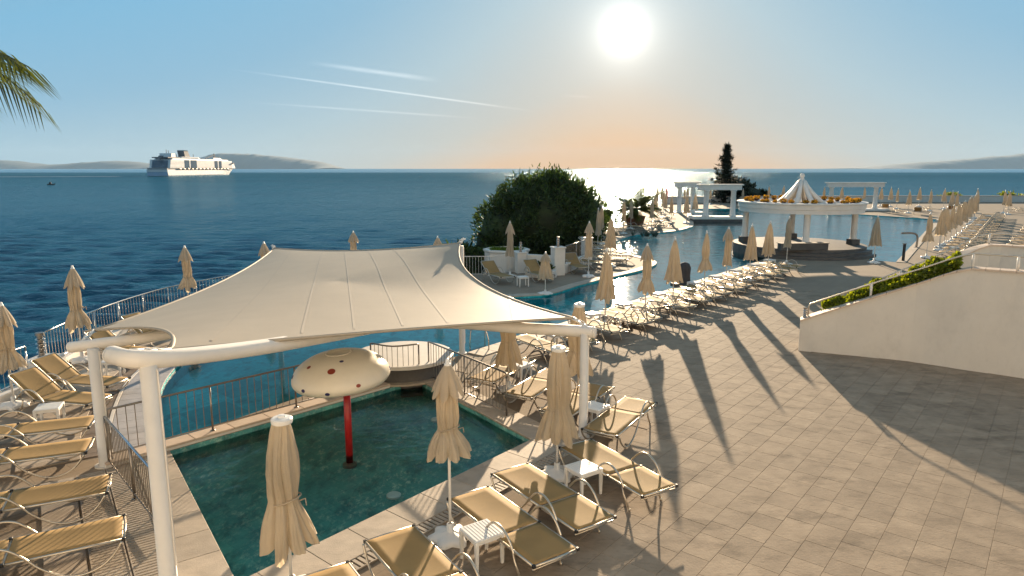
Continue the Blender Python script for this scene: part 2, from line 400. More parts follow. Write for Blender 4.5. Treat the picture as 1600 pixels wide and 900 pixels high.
# outer retaining face of the terrace, down to the sea
b = MB(); n = len(OUT)
b.add([(x, y, 0) for x, y in OUT]+[(x-.6, y+.3, -12) for x, y in OUT], [(i, i+1, n+i+1, n+i) for i in range(n-1)])
o = b.build('retaining_wall', 'rock'); tag(o, kind='structure')
def basin(name, poly, depth, mat, zw, wmat, wname):
    n = len(poly); b = MB()
    b.add([(x, y, 0) for x, y in poly]+[(x, y, -depth) for x, y in poly], [(i, (i+1) % n, n+(i+1) % n, n+i) for i in range(n)])
    o = b.build(name+'_side', mat); o['kind'] = 'structure'
    sheet(name+'_floor', poly, [], -depth, mat)
    sheet(wname, poly, [], zw, wmat)
basin('pool', POOL, .42, 'basin', -.06, 'poolwater', 'pool_water')
basin('kids_pool', KID, .34, 'kidbasin', -.10, 'kidwater', 'kids_pool_water')
# ------------------------------------------------------------------ sea and far land
import numpy as np
def wave_sheet():
    rg = np.random.default_rng(7); zs = -10.0
    ys_ = [14.0]
    while ys_[-1] < 2600: ys_.append(ys_[-1]+max(.42, ys_[-1]*.0095))
    Y = np.array(ys_); u_ = np.linspace(-1.15, .95, 640)
    X = u_[None, :]*(Y[:, None]+25); YY = np.repeat(Y[:, None], 640, 1)
    sp = np.maximum(np.gradient(Y)[:, None], (u_[1]-u_[0])*(Y[:, None]+25)); H = np.zeros_like(X)
    for i in range(72):
        lam = .9*(7.5/.9)**(rg.random()); th = math.pi/2+.25+rg.normal()*.48; k = 2*math.pi/lam
        amp = .0125*lam**.9*rg.uniform(.6, 1.3)
        ph = k*(math.cos(th)*X+math.sin(th)*YY)+rg.random()*6.28
        fade = np.clip((lam/sp-2.2)/2.5, 0, 1)
        H += amp*fade*(np.sin(ph)+.28*np.cos(2*ph))
    H *= .85+.3*np.sin(X*.021+YY*.013)*np.sin(YY*.017-X*.008+1)
    edge_ = np.clip((2600-YY)/900, 0, 1); H = H*edge_+.0
    vs = np.stack([X, YY, zs+H], -1).reshape(-1, 3); m, n = X.shape
    idx = np.arange(m*n).reshape(m, n); q = np.stack([idx[:-1, :-1], idx[:-1, 1:], idx[1:, 1:], idx[1:, :-1]], -1).reshape(-1, 4)
    me = bpy.data.meshes.new('sea'); me.from_pydata(vs.tolist(), [], q.tolist()); me.materials.append(MT['sea'])
    me.polygons.foreach_set('use_smooth', [True]*len(me.polygons))
    tag(put('sea', me), kind='structure')
wave_sheet()
# calm far water round the wave sheet, a little lower, out to the horizon
b = MB(); fx = lambda y, k: k*(y+25)
yy = [-60, 13, 14, 700, 2590, 6000, 12000, 27000]
b.grid([[(x, y, -11.2 if 13.5 < y < 2500 else (-10.0 if y > 2595 else -10.9)) for x in (-24000, -9000, -3500, -1200, 0, 1200, 3500, 9000, 24000)] for y in yy])
tag(b.build('far_sea', 'sea', smooth=True), kind='structure')
def ridge(pts, y, depth, seed):
    rnd = random.Random(seed); b = MB(); P = arc([(x, h*.85, 0) for x, h in pts], 10)
    crest = [(p.x, max(p.y, 2)+rnd.uniform(-1, 1)*.035*max(p.y, 2)) for p in P]
    rows = []
    for t, k in ((0, 0.0), (.18, .35), (.4, .68), (.7, .93), (1, 1.0), (1.6, .5), (2.2, 0)):
        rows.append([(x*(1+.0*t), y+depth*t+rnd.uniform(-.08, .08)*depth, -11+(h+11)*k*(1+rnd.uniform(-.05, .05)*(t < .9))) for x, h in crest])
    b.grid(rows); tag(b.build('hills', 'hill', smooth=True), kind='structure')
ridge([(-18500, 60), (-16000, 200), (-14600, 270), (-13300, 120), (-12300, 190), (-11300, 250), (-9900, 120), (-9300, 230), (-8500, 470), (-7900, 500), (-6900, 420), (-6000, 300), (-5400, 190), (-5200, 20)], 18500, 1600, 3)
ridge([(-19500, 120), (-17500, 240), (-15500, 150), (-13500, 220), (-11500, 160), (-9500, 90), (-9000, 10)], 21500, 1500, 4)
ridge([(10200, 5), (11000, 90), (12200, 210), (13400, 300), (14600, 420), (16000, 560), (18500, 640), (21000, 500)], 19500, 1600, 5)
0 and ridge([(6800, 5), (7600, 60), (8800, 90), (10000, 110), (11500, 60), (12500, 5)], 23500, 1500, 6)
# ------------------------------------------------------------------ paving
rnd = random.Random(11)
def tile_mesh(l, wd):
    b = MB(); c = .003; h = .008
    x, y = l/2, wd/2
    vs = [(-x, -y, -.01), (x, -y, -.01), (x, y, -.01), (-x, y, -.01), (-x, -y, h-c), (x, -y, h-c), (x, y, h-c), (-x, y, h-c), (-x+c, -y+c, h), (x-c, -y+c, h), (x-c, y-c, h), (-x+c, y-c, h)]
    b.add(vs, [(0, 1, 5, 4), (1, 2, 6, 5), (2, 3, 7, 6), (3, 0, 4, 7), (4, 5, 9, 8), (5, 6, 10, 9), (6, 7, 11, 10), (7, 4, 8, 11), (8, 9, 10, 11)])
    return b
ROW = .43; GAP = .004
LENS = (.42, .56, .66)
tmesh = {L: tile_mesh(L-GAP, ROW-GAP) for L in LENS}
tme = {L: tmesh[L].mesh('paving_tile', 'tile') for L in LENS}
wall_in = [(8.6, 19.9), (9.92, 19.32), (11.26, 18.71), (12.22, 17.96), (13.33, 17.1), (15.5, 15.2), (21, 20), (13, 27.6)]
TERR = [(-12.3, 3), (-12.3, 16.7), (-12.9, 19.4), (-13.1, 22.5), (-12.7, 25.2), (-11, 28.8), (-8.5, 32.0), (-4.5, 34.2), (-2.2, 34.2), (-2.2, 29), (-7.2, 12.6), (-7.9, 12.0), (-4.3, 6.2), (-4.3, 3)]
tiles = []
for r in range(-14, 70):
    o = 1.0+r*ROW; s = -24+rnd.random()*.6
    while s < 17:
        L = rnd.choice(LENS); sc = s+L/2; s += L
        x, y = so2xy(sc, o+ROW/2)
        if y < 4 or y > 34 or abs(x) > .88*y+1.5: continue
        ok = False
        if o > .55 and sc > -1.9 and o < 24: ok = True
        if o > 6.75 and sc <= -1.9: ok = True
        if inpoly(x, y, TERR):
            ok = dist_poly(x, y, POOL) > 2.75 and dist_poly(x, y, KID) > 2.15 and dist_poly(x, y, TERR) > .3
        if inpoly(x, y, POOL) or inpoly(x, y, KID) or inpoly(x, y, wall_in): ok = False
        if not ok: continue
        if sc > -1.9 and o > .55 and dist_poly(x, y, KID) < 1.1: continue
        tiles.append((math.hypot(x, y), x, y, L))
tiles.sort()
rz = math.atan2(U.y, U.x)
for d, x, y, L in tiles[:300]:
    o = put('paving_tile', tme[L], deck, (x, y, rnd.uniform(-.001, .001)), rz)
    o.rotation_euler[0] = rnd.uniform(-.003, .003)
b = MB(); ca, sa = math.cos(rz), math.sin(rz)
for d, x, y, L in tiles[300:]:
    dz = rnd.uniform(-.001, .001); t = tmesh[L]
    b.add([(x+p[0]*ca-p[1]*sa, y+p[0]*sa+p[1]*ca, p[2]+dz) for p in t.v], t.f)
tag(b.build('paving_tiles', 'tile', deck), kind='stuff')
# stones along an edge: offset band split into stones
def band(poly, d0, d1, z0, z1, seg, closed=True, gap=.008):
    """yield stone outlines along the outside (right of travel sign chosen by caller)"""
    P = [V(p) for p in poly]; n = len(P); out = []
    if closed: P = P+[P[0]]
    nor = []
    for i in range(len(P)):
        if closed: a, c = P[(i-1) % n] if i else P[n-1], P[(i+1) % len(P)] if i < n else P[1]
        else: a, c = P[max(i-1, 0)], P[min(i+1, len(P)-1)]
        t1 = (P[i]-a); t2 = (c-P[i])
        t1 = t1.normalized() if t1.length > 1e-6 else t2.normalized(); t2 = t2.normalized() if t2.length > 1e-6 else t1
        n1 = V((t1.y, -t1.x)); n2 = V((t2.y, -t2.x)); m = (n1+n2)
        m = m.normalized() if m.length > 1e-3 else n1
        nor.append(m/max(.35, m.dot(n1)))
    for i in range(len(P)-1):
        L = (P[i+1]-P[i]).length
        if L < .02: continue
        k = max(1, round(L/seg)); g = min(gap/L/2, .2/k)
        for j in range(k):
            a, c = j/k+g, (j+1)/k-g
            pa, pc = P[i].lerp(P[i+1], a), P[i].lerp(P[i+1], c); na, nc = nor[i].lerp(nor[i+1], a), nor[i].lerp(nor[i+1], c)
            out.append([pa+na*d0, pc+nc*d0, pc+nc*d1, pa+na*d1])
    return out
def stones(name, outs, z0, z1, mat, parent, single):
    big = MB()
    for q in outs:
        b = MB() if single else big
        c = sum((p for p in q), V((0, 0)))/4; c2 = [p+(c-p).normalized()*.008 for p in q]
        b.add([(p.x, p.y, z0) for p in q]+[(p.x, p.y, z1-.006) for p in q]+[(p.x, p.y, z1) for p in c2],
              [(8, 9, 10, 11)]+[(i, (i+1) % 4, 4+(i+1) % 4, 4+i) for i in range(4)]+[(4+i, 4+(i+1) % 4, 8+(i+1) % 4, 8+i) for i in range(4)])
        if single: b.build(name, mat, parent)
    if not single: tag(big.build(name, mat, parent), kind='stuff')
area = sum(POOL[i][0]*POOL[(i+1) % len(POOL)][1]-POOL[(i+1) % len(POOL)][0]*POOL[i][1] for i in range(len(POOL)))
PO = POOL if area > 0 else POOL[::-1]
KO = KID[::-1] if sum(KID[i][0]*KID[(i+1) % 4][1]-KID[(i+1) % 4][0]*KID[i][1] for i in range(4)) < 0 else KID
LE = [tuple(p) for p in pool_line]
LE2 = LE[::-1]
def side_ok(q):
    c = sum((p for p in q), V((0, 0)))/4
    return inpoly(c.x, c.y, POOL)
lst = band(LE, 0, .85, 0, 0, .8, False)
flip = -1 if side_ok(lst[3]) else 1
stones('coping_stone', band(LE, 0, flip*.85, 0, 0, .8, False), -.02, .022, 'wet', deck, True)
stones('white_edge_strip', band(LE, flip*.86, flip*.93, 0, 0, 1.2, False, .002), -.02, .026, 'white', deck, False)
stones('drain_band', band(LE, flip*.94, flip*1.38, 0, 0, .6, False, .004), -.02, .016, 'band', deck, False)
stones('edge_paver', band(LE, flip*1.385, flip*2.4, 0, 0, .7, False), -.02, .02, 'coping', deck, True)
RE = [(-1.33, 19.6), (14.2, 39.4)]
stones('coping_stone', band(RE, 0, .62, 0, 0, .62, False), -.02, .03, 'coping', deck, True)
FR = [tuple(p) for p in pen_edge]
f2 = -1 if side_ok(band(FR, 0, .5, 0, 0, 1, False)[5]) else 1
stones('far_coping_stones', band(FR, 0, f2*.5, 0, 0, .8, False), -.02, .03, 'coping', deck, False)
f3 = band([(22.4, 39.5), (45.5, 73.3), (40, 84), (32, 93.3), (24.6, 93)], 0, .5, 0, 0, .8, False)
stones('far_coping_stones', f3 if not side_ok(f3[3]) else band([(22.4, 39.5), (45.5, 73.3), (40, 84), (32, 93.3), (24.6, 93)], 0, -.5, 0, 0, .8, False), -.02, .03, 'coping', deck, False)
# kids pool: near coping + slotted drain, right coping, left coping + double slotted drain
def edge_dir(p, q, wd, z, mat, name, seg=.6, off=0, single=True):
    qs = band([p, q], off, off+wd, 0, 0, seg, False)
    c = sum((k for k in qs[len(qs)//2]), V((0, 0)))/4
    if inpoly(c.x, c.y, KID): qs = band([p, q], -off, -off-wd, 0, 0, seg, False)
    stones(name, qs, -.02, z, mat, deck, single)
kA, kB, kC, kD = [V(p) for p in KID]
ext = lambda p, q, a, b_: (p+(p-q).normalized()*a, q+(q-p).normalized()*b_)
edge_dir(*ext(kC, kD, .7, 1.2), .72, .028, 'coping', 'coping_stone', .75)
edge_dir(kB, kC, .69, .026, 'coping', 'coping_stone', .7)
edge_dir(*ext(kA, kD, -.02, 1.2), .62, .026, 'coping', 'coping_stone', .75)
def grate(p, q, off, wd, pitch, side):
    d = (q-p).normalized(); nn = V((d.y, -d.x))*side
    a = p+nn*off; L = (q-p).length; bb = MB(); k = int(L/pitch)
    ang = math.atan2(d.y, d.x)
    m = p+d*L/2+nn*(off+wd/2)
    g0 = MB(); g0.box((m.x, m.y, .002), (L, wd, .012), ang); g0.build('drain_channel', 'hole', deck)
    for i in range(k):
        c = p+d*(i+.5)*pitch+nn*(off+wd/2); bb.box((c.x, c.y, .015), (pitch*.62, wd-.02, .018), ang)
    for e in (0, wd):
        c = p+d*L/2+nn*(off+e); bb.box((c.x, c.y, .018), (L, .018, .026), ang)
    tag(bb.build('drain_slats', 'grate', deck), kind='stuff')
a, c = ext(kC, kD, .6, 1.2); grate(a, c, .73, .26, .085, -1 if inpoly(*(a.lerp(c, .5)+V(((c-a).normalized().y, -(c-a).normalized().x))*.5), KID) else 1)
a, c = ext(kA, kD, -.3, 1.2)
sd = -1 if inpoly(*(a.lerp(c, .5)+V(((c-a).normalized().y, -(c-a).normalized().x))*.5), KID) else 1
grate(a, c, .66, .42, .075, sd); grate(a, c, 1.12, .42, .075, sd)
edge_dir(a, c, .5, .02, 'coping', 'edge_paver', .9, 1.58)
# ------------------------------------------------------------------ divider wall, round plinth
dv = (kB-kA).normalized(); dn = V((-dv.y, dv.x))
def q2(p, a, b_): return p+dv*a+dn*b_
t = thing('divider_wall', 'low pale wall with stone cap between kids pool and big pool', 'wall')
b = MB(); b.prism([q2(kA, -1.1, .03), q2(kA, 5.3, .03), q2(kA, 5.3, .34), q2(kA, -1.1, .34)], -1.2, .06); b.build('wall_body', 'white', t)
for i in range(8):
    b = MB(); c = q2(kA, -.7+i*.8, .185); b.box((c.x, c.y, .082), (.79, .37, .045), math.atan2(dv.y, dv.x), .008); b.build('cap_stone', 'cap', t)
t = thing('round_plinth', 'round white-topped plinth between the two pools behind curved railing', 'plinth', (-2.95, 17.9, 0))
b = MB(); b.lathe([(1.30, -1.3), (1.30, .38)], 48); b.build('drum', 'stone', t, True)  # dark material puts the shade on the drum side into its colour
b = MB(); b.lathe([(1.30, .38), (1.36, .385), (1.36, .45), (1.33, .47), (0, .475)], 48); b.build('top_slab', 'white', t)
b = MB(); b.lathe([(1.30, .0), (1.47, .0), (1.47, .05), (1.30, .055)], 48); b.build('base_ring', 'coping', t)
# ------------------------------------------------------------------ railings
def railing(label, pts, h=1.0, bar=.11, mat='steel', posts=None, singles=True, group='steel pool railings', bot=.1, topmat=None, r=.021):
    P = [V((p[0], p[1], p[2] if len(p) > 2 else 0)) for p in pts]
    c = P[0]
    t = thing('railing', label, 'railing', c, 0, group)
    Q = [p-c for p in P]; up = V((0, 0, 1))
    b = MB(); b.tube([Q[0]+up*(h-.12)]+[Q[0]+up*(h-.03)]+[Q[0]+(Q[1]-Q[0]).normalized()*.04+up*h]+[q+up*h for q in Q[1:-1]]+[Q[-1]-(Q[-1]-Q[-2]).normalized()*.04+up*h, Q[-1]+up*(h-.03), Q[-1]+up*(h-.12)], r, 8)
    b.build('top_rail', topmat or mat, t, True)
    b = MB(); b.tube([q+up*bot for q in Q], r*.7, 6); b.build('bottom_rail', mat, t, True)
    seg = [(Q[i], Q[i+1]) for i in range(len(Q)-1)]; tot = sum((y-x).length for x, y in seg)
    def at(d):
        for x, y in seg:
            L = (y-x).length
            if d <= L+1e-6: return x.lerp(y, d/L)
            d -= L
        return Q[-1]
    pd = posts or 1.6; k = max(1, round(tot/pd))
    pm = MB(); pm.tube([(0, 0, 0), (0, 0, h)], r*.95, 8); pm.lathe([(.05, 0), (.05, .012), (.02, .016)], 10); pme = pm.mesh('post', mat, True)
    for i in range(k+1):
        put('post', pme, t, at(tot*i/k))
    nb = int(tot/bar); bm_ = MB(); bm_.tube([(0, 0, bot), (0, 0, h)], .0085, 5, False)
    if singles:
        bme = bm_.mesh('baluster', mat, True)
        for i in range(1, nb): put('baluster', bme, t, at(tot*i/nb))
    else:
        big = MB()
        for i in range(1, nb):
            q = at(tot*i/nb); big.add([V(p)+q for p in bm_.v], bm_.f)
        tag(big.build('balusters', mat, t), kind='stuff')
    return t
fl0 = q2(kA, -.95, .18); fl1 = q2(kA, 4.7, .18)
railing('straight grey railing on the wall dividing kids pool from teal pool', [(fl0.x, fl0.y, .1), (fl1.x, fl1.y, .1)], .95, .155, 'dsteel', 1.9)
railing('short railing panel curving in front of the round plinth', arc([(-3.62, 16.95, 0), (-3.0, 16.62, 0), (-2.38, 16.86, 0)], 4), 1.0, .13, 'dsteel', 1.5)
railing('railing panel leading from the round plinth towards the loungers', [(-2.16, 17.1, 0), (-.12, 14.35, 0)], 1.0, .13, 'dsteel', 1.7)
railing('railing along left side of kids pool with shiny blue handrail', [(fl0.x+.02, fl0.y-.12, .02), (-5.05, 9.2, .02)], .95, .115, 'dsteel', 1.5, topmat='bluesteel')
railing('sea railing at far left in front of open water', [(-12.1, 13.2), (-12.1, 16.45)], 1.05, .16, 'steel', 1.4, group='sea railings', bot=.2)
railing('long curved sea railing from lantern pillar to behind the sail', arc([(-12.6, 17.9, 0), (-12.95, 20.5, 0), (-13.0, 23, 0), (-12.6, 25.6, 0), (-11.0, 29, 0), (-8.5, 32.2, 0)], 4), 1.05, .16, 'steel', 1.4, group='sea railings', bot=.2)
railing('white railing between sail and planter by the sea', [(-5.0, 34.3, 0), (-1.0, 34.4, 0), (.1, 35.7, 0)], 1.0, .15, 'white', 1.8, False, 'sea railings')
railing('short railing on white parapet beside the dark round bush', [(2.75, 35.0, .55), (4.2, 38.4, .55)], .9, .16, 'dsteel', 1.8, False, 'sea railings')
railing('far railing on the peninsula below the small palm', [(6.0, 50, 0), (7.4, 57, 0), (11.4, 66.5, 0)], 1.0, .2, 'steel', 2.5, False, 'sea railings')
# parapet curb under the sea railing
t = thing('parapet_curb', 'low pale curb wall under the sea railing on the left', 'wall')
b = MB()
for q in band([p[:2] for p in arc([(-12.6, 18.0, 0), (-12.95, 20.5, 0), (-13.0, 23, 0), (-12.6, 25.6, 0), (-11.0, 29, 0), (-8.5, 32.2, 0)], 4)], -.16, .16, 0, 0, 3, False, 0): b.prism(q, -.3, .17)
b.prism([(-12.28, 9), (-12.28, 16.6), (-11.9, 16.6), (-11.9, 9)], -.3, .17)
b.build('curb', 'white', t)
t = thing('sea_pillar', 'square white pillar at the gap in the left sea railing', 'pillar', (-12.2, 17.15, 0))
b = MB(); b.box((0, 0, .2), (.62, .9, .7), 0, .02); b.build('pillar_body', 'white', t)
def bollard(label, x, y, z, sc=1.0):
    t = thing('bollard_lamp', label, 'lamp', (x, y, z), 0, 'louvred bollard lamps'); b = MB(); b.lathe([(.085*sc, 0), (.085*sc, .06), (.06*sc, .065), (.06*sc, .5*sc), (.085*sc, .5*sc), (.085*sc, .56*sc), (.0, .57*sc)], 14); b.build('lamp_body', 'dsteel', t, False)
    for k in range(4):
        b = MB(); b.lathe([(.062*sc, 0), (.095*sc, -.02), (.095*sc, -.005), (.062*sc, .02)], 14); b.build('louvre', 'steel', t, loc=(0, 0, (.14+k*.095)*sc))
bollard('louvred steel bollard lamp on the pillar in the left sea railing', -12.2, 17.15, .55, 1.2)
# ------------------------------------------------------------------ staircase parapets at right
WB = [V((8.6, 19.89)), V((9.92, 19.32)), V((11.26, 18.71)), V((12.22, 17.96)), V((13.33, 17.1)), V((15.2, 15.4))]
WZ = [.9, 1.55, 2.2, 2.74, 2.74, 2.74]
def parapet(label, pts, zs, off):
    Q_ = arc([(p.x, p.y, z) for p, z in zip(pts, zs)], 4); pts = [V((q.x, q.y)) for q in Q_]; zs = [min(2.74, q.z) for q in Q_]
    t = thing('stair_parapet', label, 'wall', (pts[0].x, pts[0].y, 0), 0, 'white stair parapets'); o0 = pts[0]
    A = [p-o0 for p in pts]
    def nrm(i):
        d = (A[min(i+1, len(A)-1)]-A[max(i-1, 0)]).normalized(); return V((-d.y, d.x))*(1 if True else 1)
    inn = [A[i]+nrm(i)*.34 for i in range(len(A))]
    b = MB(); n = len(A)
    vs = [(p.x, p.y, 0) for p in A]+[(p.x, p.y, zs[i]) for i, p in enumerate(A)]+[(p.x, p.y, 0) for p in inn]+[(p.x, p.y, zs[i]) for i, p in enumerate(inn)]
    fs = []
    for i in range(n-1): fs += [(i, i+1, n+i+1, n+i), (2*n+i, 3*n+i, 3*n+i+1, 2*n+i+1), (n+i, n+i+1, 3*n+i+1, 3*n+i)]
    fs += [(0, n, 3*n, 2*n), (n-1, 3*n-1, 4*n-1, 2*n-1)]
    b.add(vs, fs); b.build('wall_body', 'wall', t)
    k = 0
    for i in range(n-1):
        m = 1
        for j in range(m):
            b = MB(); qa, qb = j/m, (j+1)/m-.012/((A[i+1]-A[i]).length)
            ring = []
            for f in (qa, qb):
                p = A[i].lerp(A[i+1], f); z = zs[i]*(1-f)+zs[i+1]*f; nn = nrm(i).lerp(nrm(i+1), f)
                ring.append([(p.x-nn.x*.05, p.y-nn.y*.05, z), (p.x+nn.x*.40, p.y+nn.y*.40, z), (p.x+nn.x*.40, p.y+nn.y*.40, z+.055), (p.x-nn.x*.05, p.y-nn.y*.05, z+.055)])
            b.add(ring[0]+ring[1], [(0, 1, 2, 3), (7, 6, 5, 4)]+[(r_, (r_+1) % 4, 4+(r_+1) % 4, 4+r_) for r_ in range(4)])
            b.build('cap_slab', 'cap', t)
    h = thing('handrail', 'round steel handrail on top of '+off, 'handrail', (o0.x, o0.y, 0), 0, 'stair handrails')
    path = []
    for i in range(n):
        p = A[i]+nrm(i)*.17; path.append(V((p.x, p.y, zs[i]+.055)))
    dd = (path[1]-path[0]).normalized(); st = path[0]+dd*.22
    up = V((0, 0, .36))
    b = MB(); b.tube([st, st+up*.85, st+up+dd*.06]+[p+up for p in path[1:]], .024, 8); b.build('rail', 'alu', h, True)
    for i, f in ((5, 0), (12, 0), (15, 0), (19, .2)):
        p = path[i].lerp(path[min(i+1, n-1)], f); b = MB(); b.tube([p, p+up], .035, 8); b.build('post', 'white', h, True)
parapet('nearer large pale rendered stair wall rising to the right edge', WB, WZ, 'the nearer stair wall')
sh = V((4.4, 5.65))
parapet('farther pale stair wall behind the hedge at right edge', [p+V((2.5, 3.1)).lerp(sh, min(1, i/3)) for i, p in enumerate(WB)], [.55, 1.3, 2.05]+WZ[3:], 'the farther stair wall')
t = thing('staircase', 'pale stone steps between the two stair walls at right', 'stairs', (8.9, 20.4, 0))
for i in range(11):
    f0 = i/11*3.9; a = V((.15, -.35)); d = V((.86, -.51)); w2 = V((.56, .83))*6.2
    p = V((.2, .35))+d*(f0+.3); q = V((.2, .35))+d*(8.5)
    b = MB(); b.prism([p+w2*.16, q+w2*.16, q+w2, p+w2], 0 if i == 0 else .165*i+.001, .165*(i+1)); b.build('step', 'coping', t)
bollard('louvred bollard lamp on the low end of the nearer stair wall', 8.78, 20.02, .955, .62)
def leaves(b, n, rnd, fn, size, asp=.45, up=.3):
    for _ in range(n):
        p, nr = fn(); d = V((rnd.gauss(0, 1), rnd.gauss(0, 1), rnd.gauss(0, 1)+up)).normalized()+nr*.6
        d.normalize(); s = d.cross(V((rnd.random()-.5, rnd.random()-.5, rnd.random()-.5))).normalized()
        L = size*rnd.uniform(.6, 1.3); wv = s*L*asp*.5
        b.add([p-wv, p+d*L*.5-wv*1.2, p+d*L, p+d*L*.5+wv*1.2, p+wv], [(0, 1, 2, 3, 4)])
t = thing('hedge', 'clipped bright green hedge along the nearer stair wall', 'hedge', (9.3, 20.2, 0)); rr = random.Random(5); b = MB()
def hf():
    f = rr.random(); d = V((.86, -.51)); nn = V((.51, .86)); L = .25+f*3.35; wv = rr.uniform(-.5, .5)*min(1, .35+f*4)
    hgt = .66+L*.53; top = rr.random() < .55
    z = hgt+.5*(1-(2*wv)**2*.5)+rr.uniform(-.12, .05)+.07*math.sin(L*5)+.05*math.sin(L*13) if top else rr.uniform(max(.1, hgt-.5), hgt+.4)
    if not top: wv = math.copysign(.52+rr.uniform(-.06, .04), wv)
    p = d*L+nn*(.62+wv); return V((p.x-.3, p.y-.1, z)), V((0, 0, 1)) if top else V((nn.x*wv, nn.y*wv, .2)).normalized()
leaves(b, 15000, rr, hf, .095, .6); b.build('foliage', 'hedge', t, fix=False)
b = MB(); d = V((.86, -.51)); nn = V((.51, .86)); o0 = V((-.3, -.1))
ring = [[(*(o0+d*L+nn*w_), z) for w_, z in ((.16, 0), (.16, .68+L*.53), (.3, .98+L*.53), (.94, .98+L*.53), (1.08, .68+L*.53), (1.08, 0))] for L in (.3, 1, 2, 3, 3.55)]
b.grid(ring); b.build('inner_mass', 'leafdark', t)  # added solid dark core so the leaves do not show through
# ------------------------------------------------------------------ sail
P1 = V((-7.5, 11.85, 0)); P2 = V((-4.5, 8.15, 0)); P3 = V((1.44, 13.2, 0)); P4 = V((-1.48, 19.6, 0)); P5 = V((-8.4, 24.0, 0))
cA, cB, cC, cD, cE = V((-7.85, 12.5, 2.40)), V((-4.62, 8.95, 2.98)), V((1.24, 13.5, 2.42)), V((-1.5, 19.6, 3.28)), V((-8.4, 24.0, 2.62))
def cable(a, c, sag, n, drop=0):
    m = (cA+cB+cC+cD+cE)/5; out = []
    for i in range(n):
        f = i/n; p = a.lerp(c, f); q = (m-(a+c)/2); q.z = 0; q.normalize()
        p = p+q*sag*4*f*(1-f); p.z -= drop*4*f*(1-f); out.append(p)
    return out
NS = 16
edge = cable(cA, cB, .62, NS, -.02)+cable(cB, cC, .35, NS, .05)+cable(cC, cD, .75, NS, .14)+cable(cD, cE, .45, NS, .10)+cable(cE, cA, .55, NS, .05)
nb = len(edge); RG = 14; cen = sum(edge, V())/nb+V((0, .3, .25))
rings = [[cen.lerp(p, (k/RG)**.9) for p in edge] for k in range(1, RG+1)]
for it in range(160):
    new = [r[:] for r in rings]
    c2 = sum(rings[0], V())/nb
    for k in range(RG-1):
        for i in range(nb):
            inn = rings[k-1][i] if k else c2
            new[k][i] = (inn+rings[k+1][i]+rings[k][(i+1) % nb]+rings[k][(i-1) % nb])/4
    rings = new
c2 = sum(rings[0], V())/nb
sail = thing('shade_sail', 'large cream tensioned shade sail over the kids pool', 'shade sail', (0, 0, 0))
b = MB(); b.add([c2]+[p for r in rings for p in r], [(0, 1+i, 1+(i+1) % nb) for i in range(nb)]+[(1+k*nb+i, 1+(k+1)*nb+i, 1+(k+1)*nb+(i+1) % nb, 1+k*nb+(i+1) % nb) for k in range(RG-1) for i in range(nb)])
b.build('membrane', 'membrane', sail, True); b_mem = b
b = MB(); b.tube([p for p in edge]+[edge[0]], .028, 6); b.build('edge_cable_pocket', 'membrane', sail, True)
# welded seams run across the fabric from front edge to back edge
from mathutils.bvhtree import BVHTree
sv = [c2]+[p for r in rings for p in r]
tree = BVHTree.FromPolygons(sv, b_mem.f)
for f in (.12, .26, .40, .54, .68, .82):
    a = edge[NS+int(f*NS)]; c = edge[3*NS+int((1-f)*NS)]; c = cC.lerp(cD, .5) if f > .8 else c
    dd = (c-a); dd.z = 0; dd.normalize(); sw = V((-dd.y, dd.x, 0))*.022; rws = []
    for k in range(41):
        q = a.lerp(c, k/40); r_ = []
        for w_ in (-1, 1):
            hit = tree.ray_cast(V((q.x, q.y, 9))+sw*w_, V((0, 0, -1)))[0]
            if hit: r_.append(hit+V((0, 0, .004)))
        if len(r_) == 2: rws.append(r_)
    if len(rws) > 2:
        b = MB(); b.grid(rws); b.build('seam', 'seam', sail, True)
def fitting(p, q, nm='turnbuckle'):
    b = MB(); d = (q-p)
    b.tube([p, p+d*.35], .03, 6); b.tube([p+d*.3, p+d*.75], .018, 6); b.tube([p+d*.7, q], .03, 6)
    for off in (-.05, .05): b.tube([p+V((off, 0, -.02)), p+d*.5+V((off, 0, .03)), q+V((off, 0, -.02))], .011, 5)
    b.build(nm, 'plastic', sail, True)
def post(label, p, top, r):
    t = thing('sail_post', label, 'post', p, 0, 'white shade sail posts'); b = MB(); b.lathe([(r*1.15, 0), (r*1.15, .03), (r, .035), (r*.92, top)], 20); b.build('column', 'white', t, True)
    b = MB(); b.lathe([(r*1.7, 0), (r*1.7, .022), (r*1.1, .026)], 20); b.build('base_plate', 'white', t)
    b = MB(); b.tube([(r*1.06, .0, .3), (r*.98, 0, top-.05)], .014, 5); b.build('drain_pipe', 'white', t)
post('thick white sail post nearest the camera at the kids pool corner', P2, 3.0, .112)
post('white sail post by the left loungers on the curb corner', P1, 2.22, .105)
post('slim white sail post in front of reversed loungers at right', P3, 2.17, .085)
post('slim white sail post beside the pool ladder', P4, 3.2, .085)
post('white sail post hidden behind the sail at the far pool edge', P5, 2.6, .085)
def beam(label, pts, r):
    t = thing('sail_beam', label, 'beam', (0, 0, 0), 0, 'curved tubular sail beams'); b = MB(); P = arc(pts, 8); b.tube(P, r, 16); b.build('tube', 'white', t, True)
    for p, q in ((P[0], P[1]), (P[-1], P[-2])):
        d = (p-q).normalized(); b = MB(); b.tube([p+d*.002, p+d*.035, p+d*.05], [r*1.0, r*.96, r*.6], 16); b.build('end_cap', 'white', t, True)
beam('long curved white tube beam from the near post across the kids pool', [(-5.05, 8.35, 3.08), (-4.5, 8.2, 3.06), (-3.8, 9.7, 2.80), (-3.1, 11.3, 2.60), (-2.3, 12.8, 2.44), (-1.2, 13.55, 2.30), (.1, 13.6, 2.19), (1.1, 13.38, 2.19), (1.62, 13.2, 2.19)], .115)
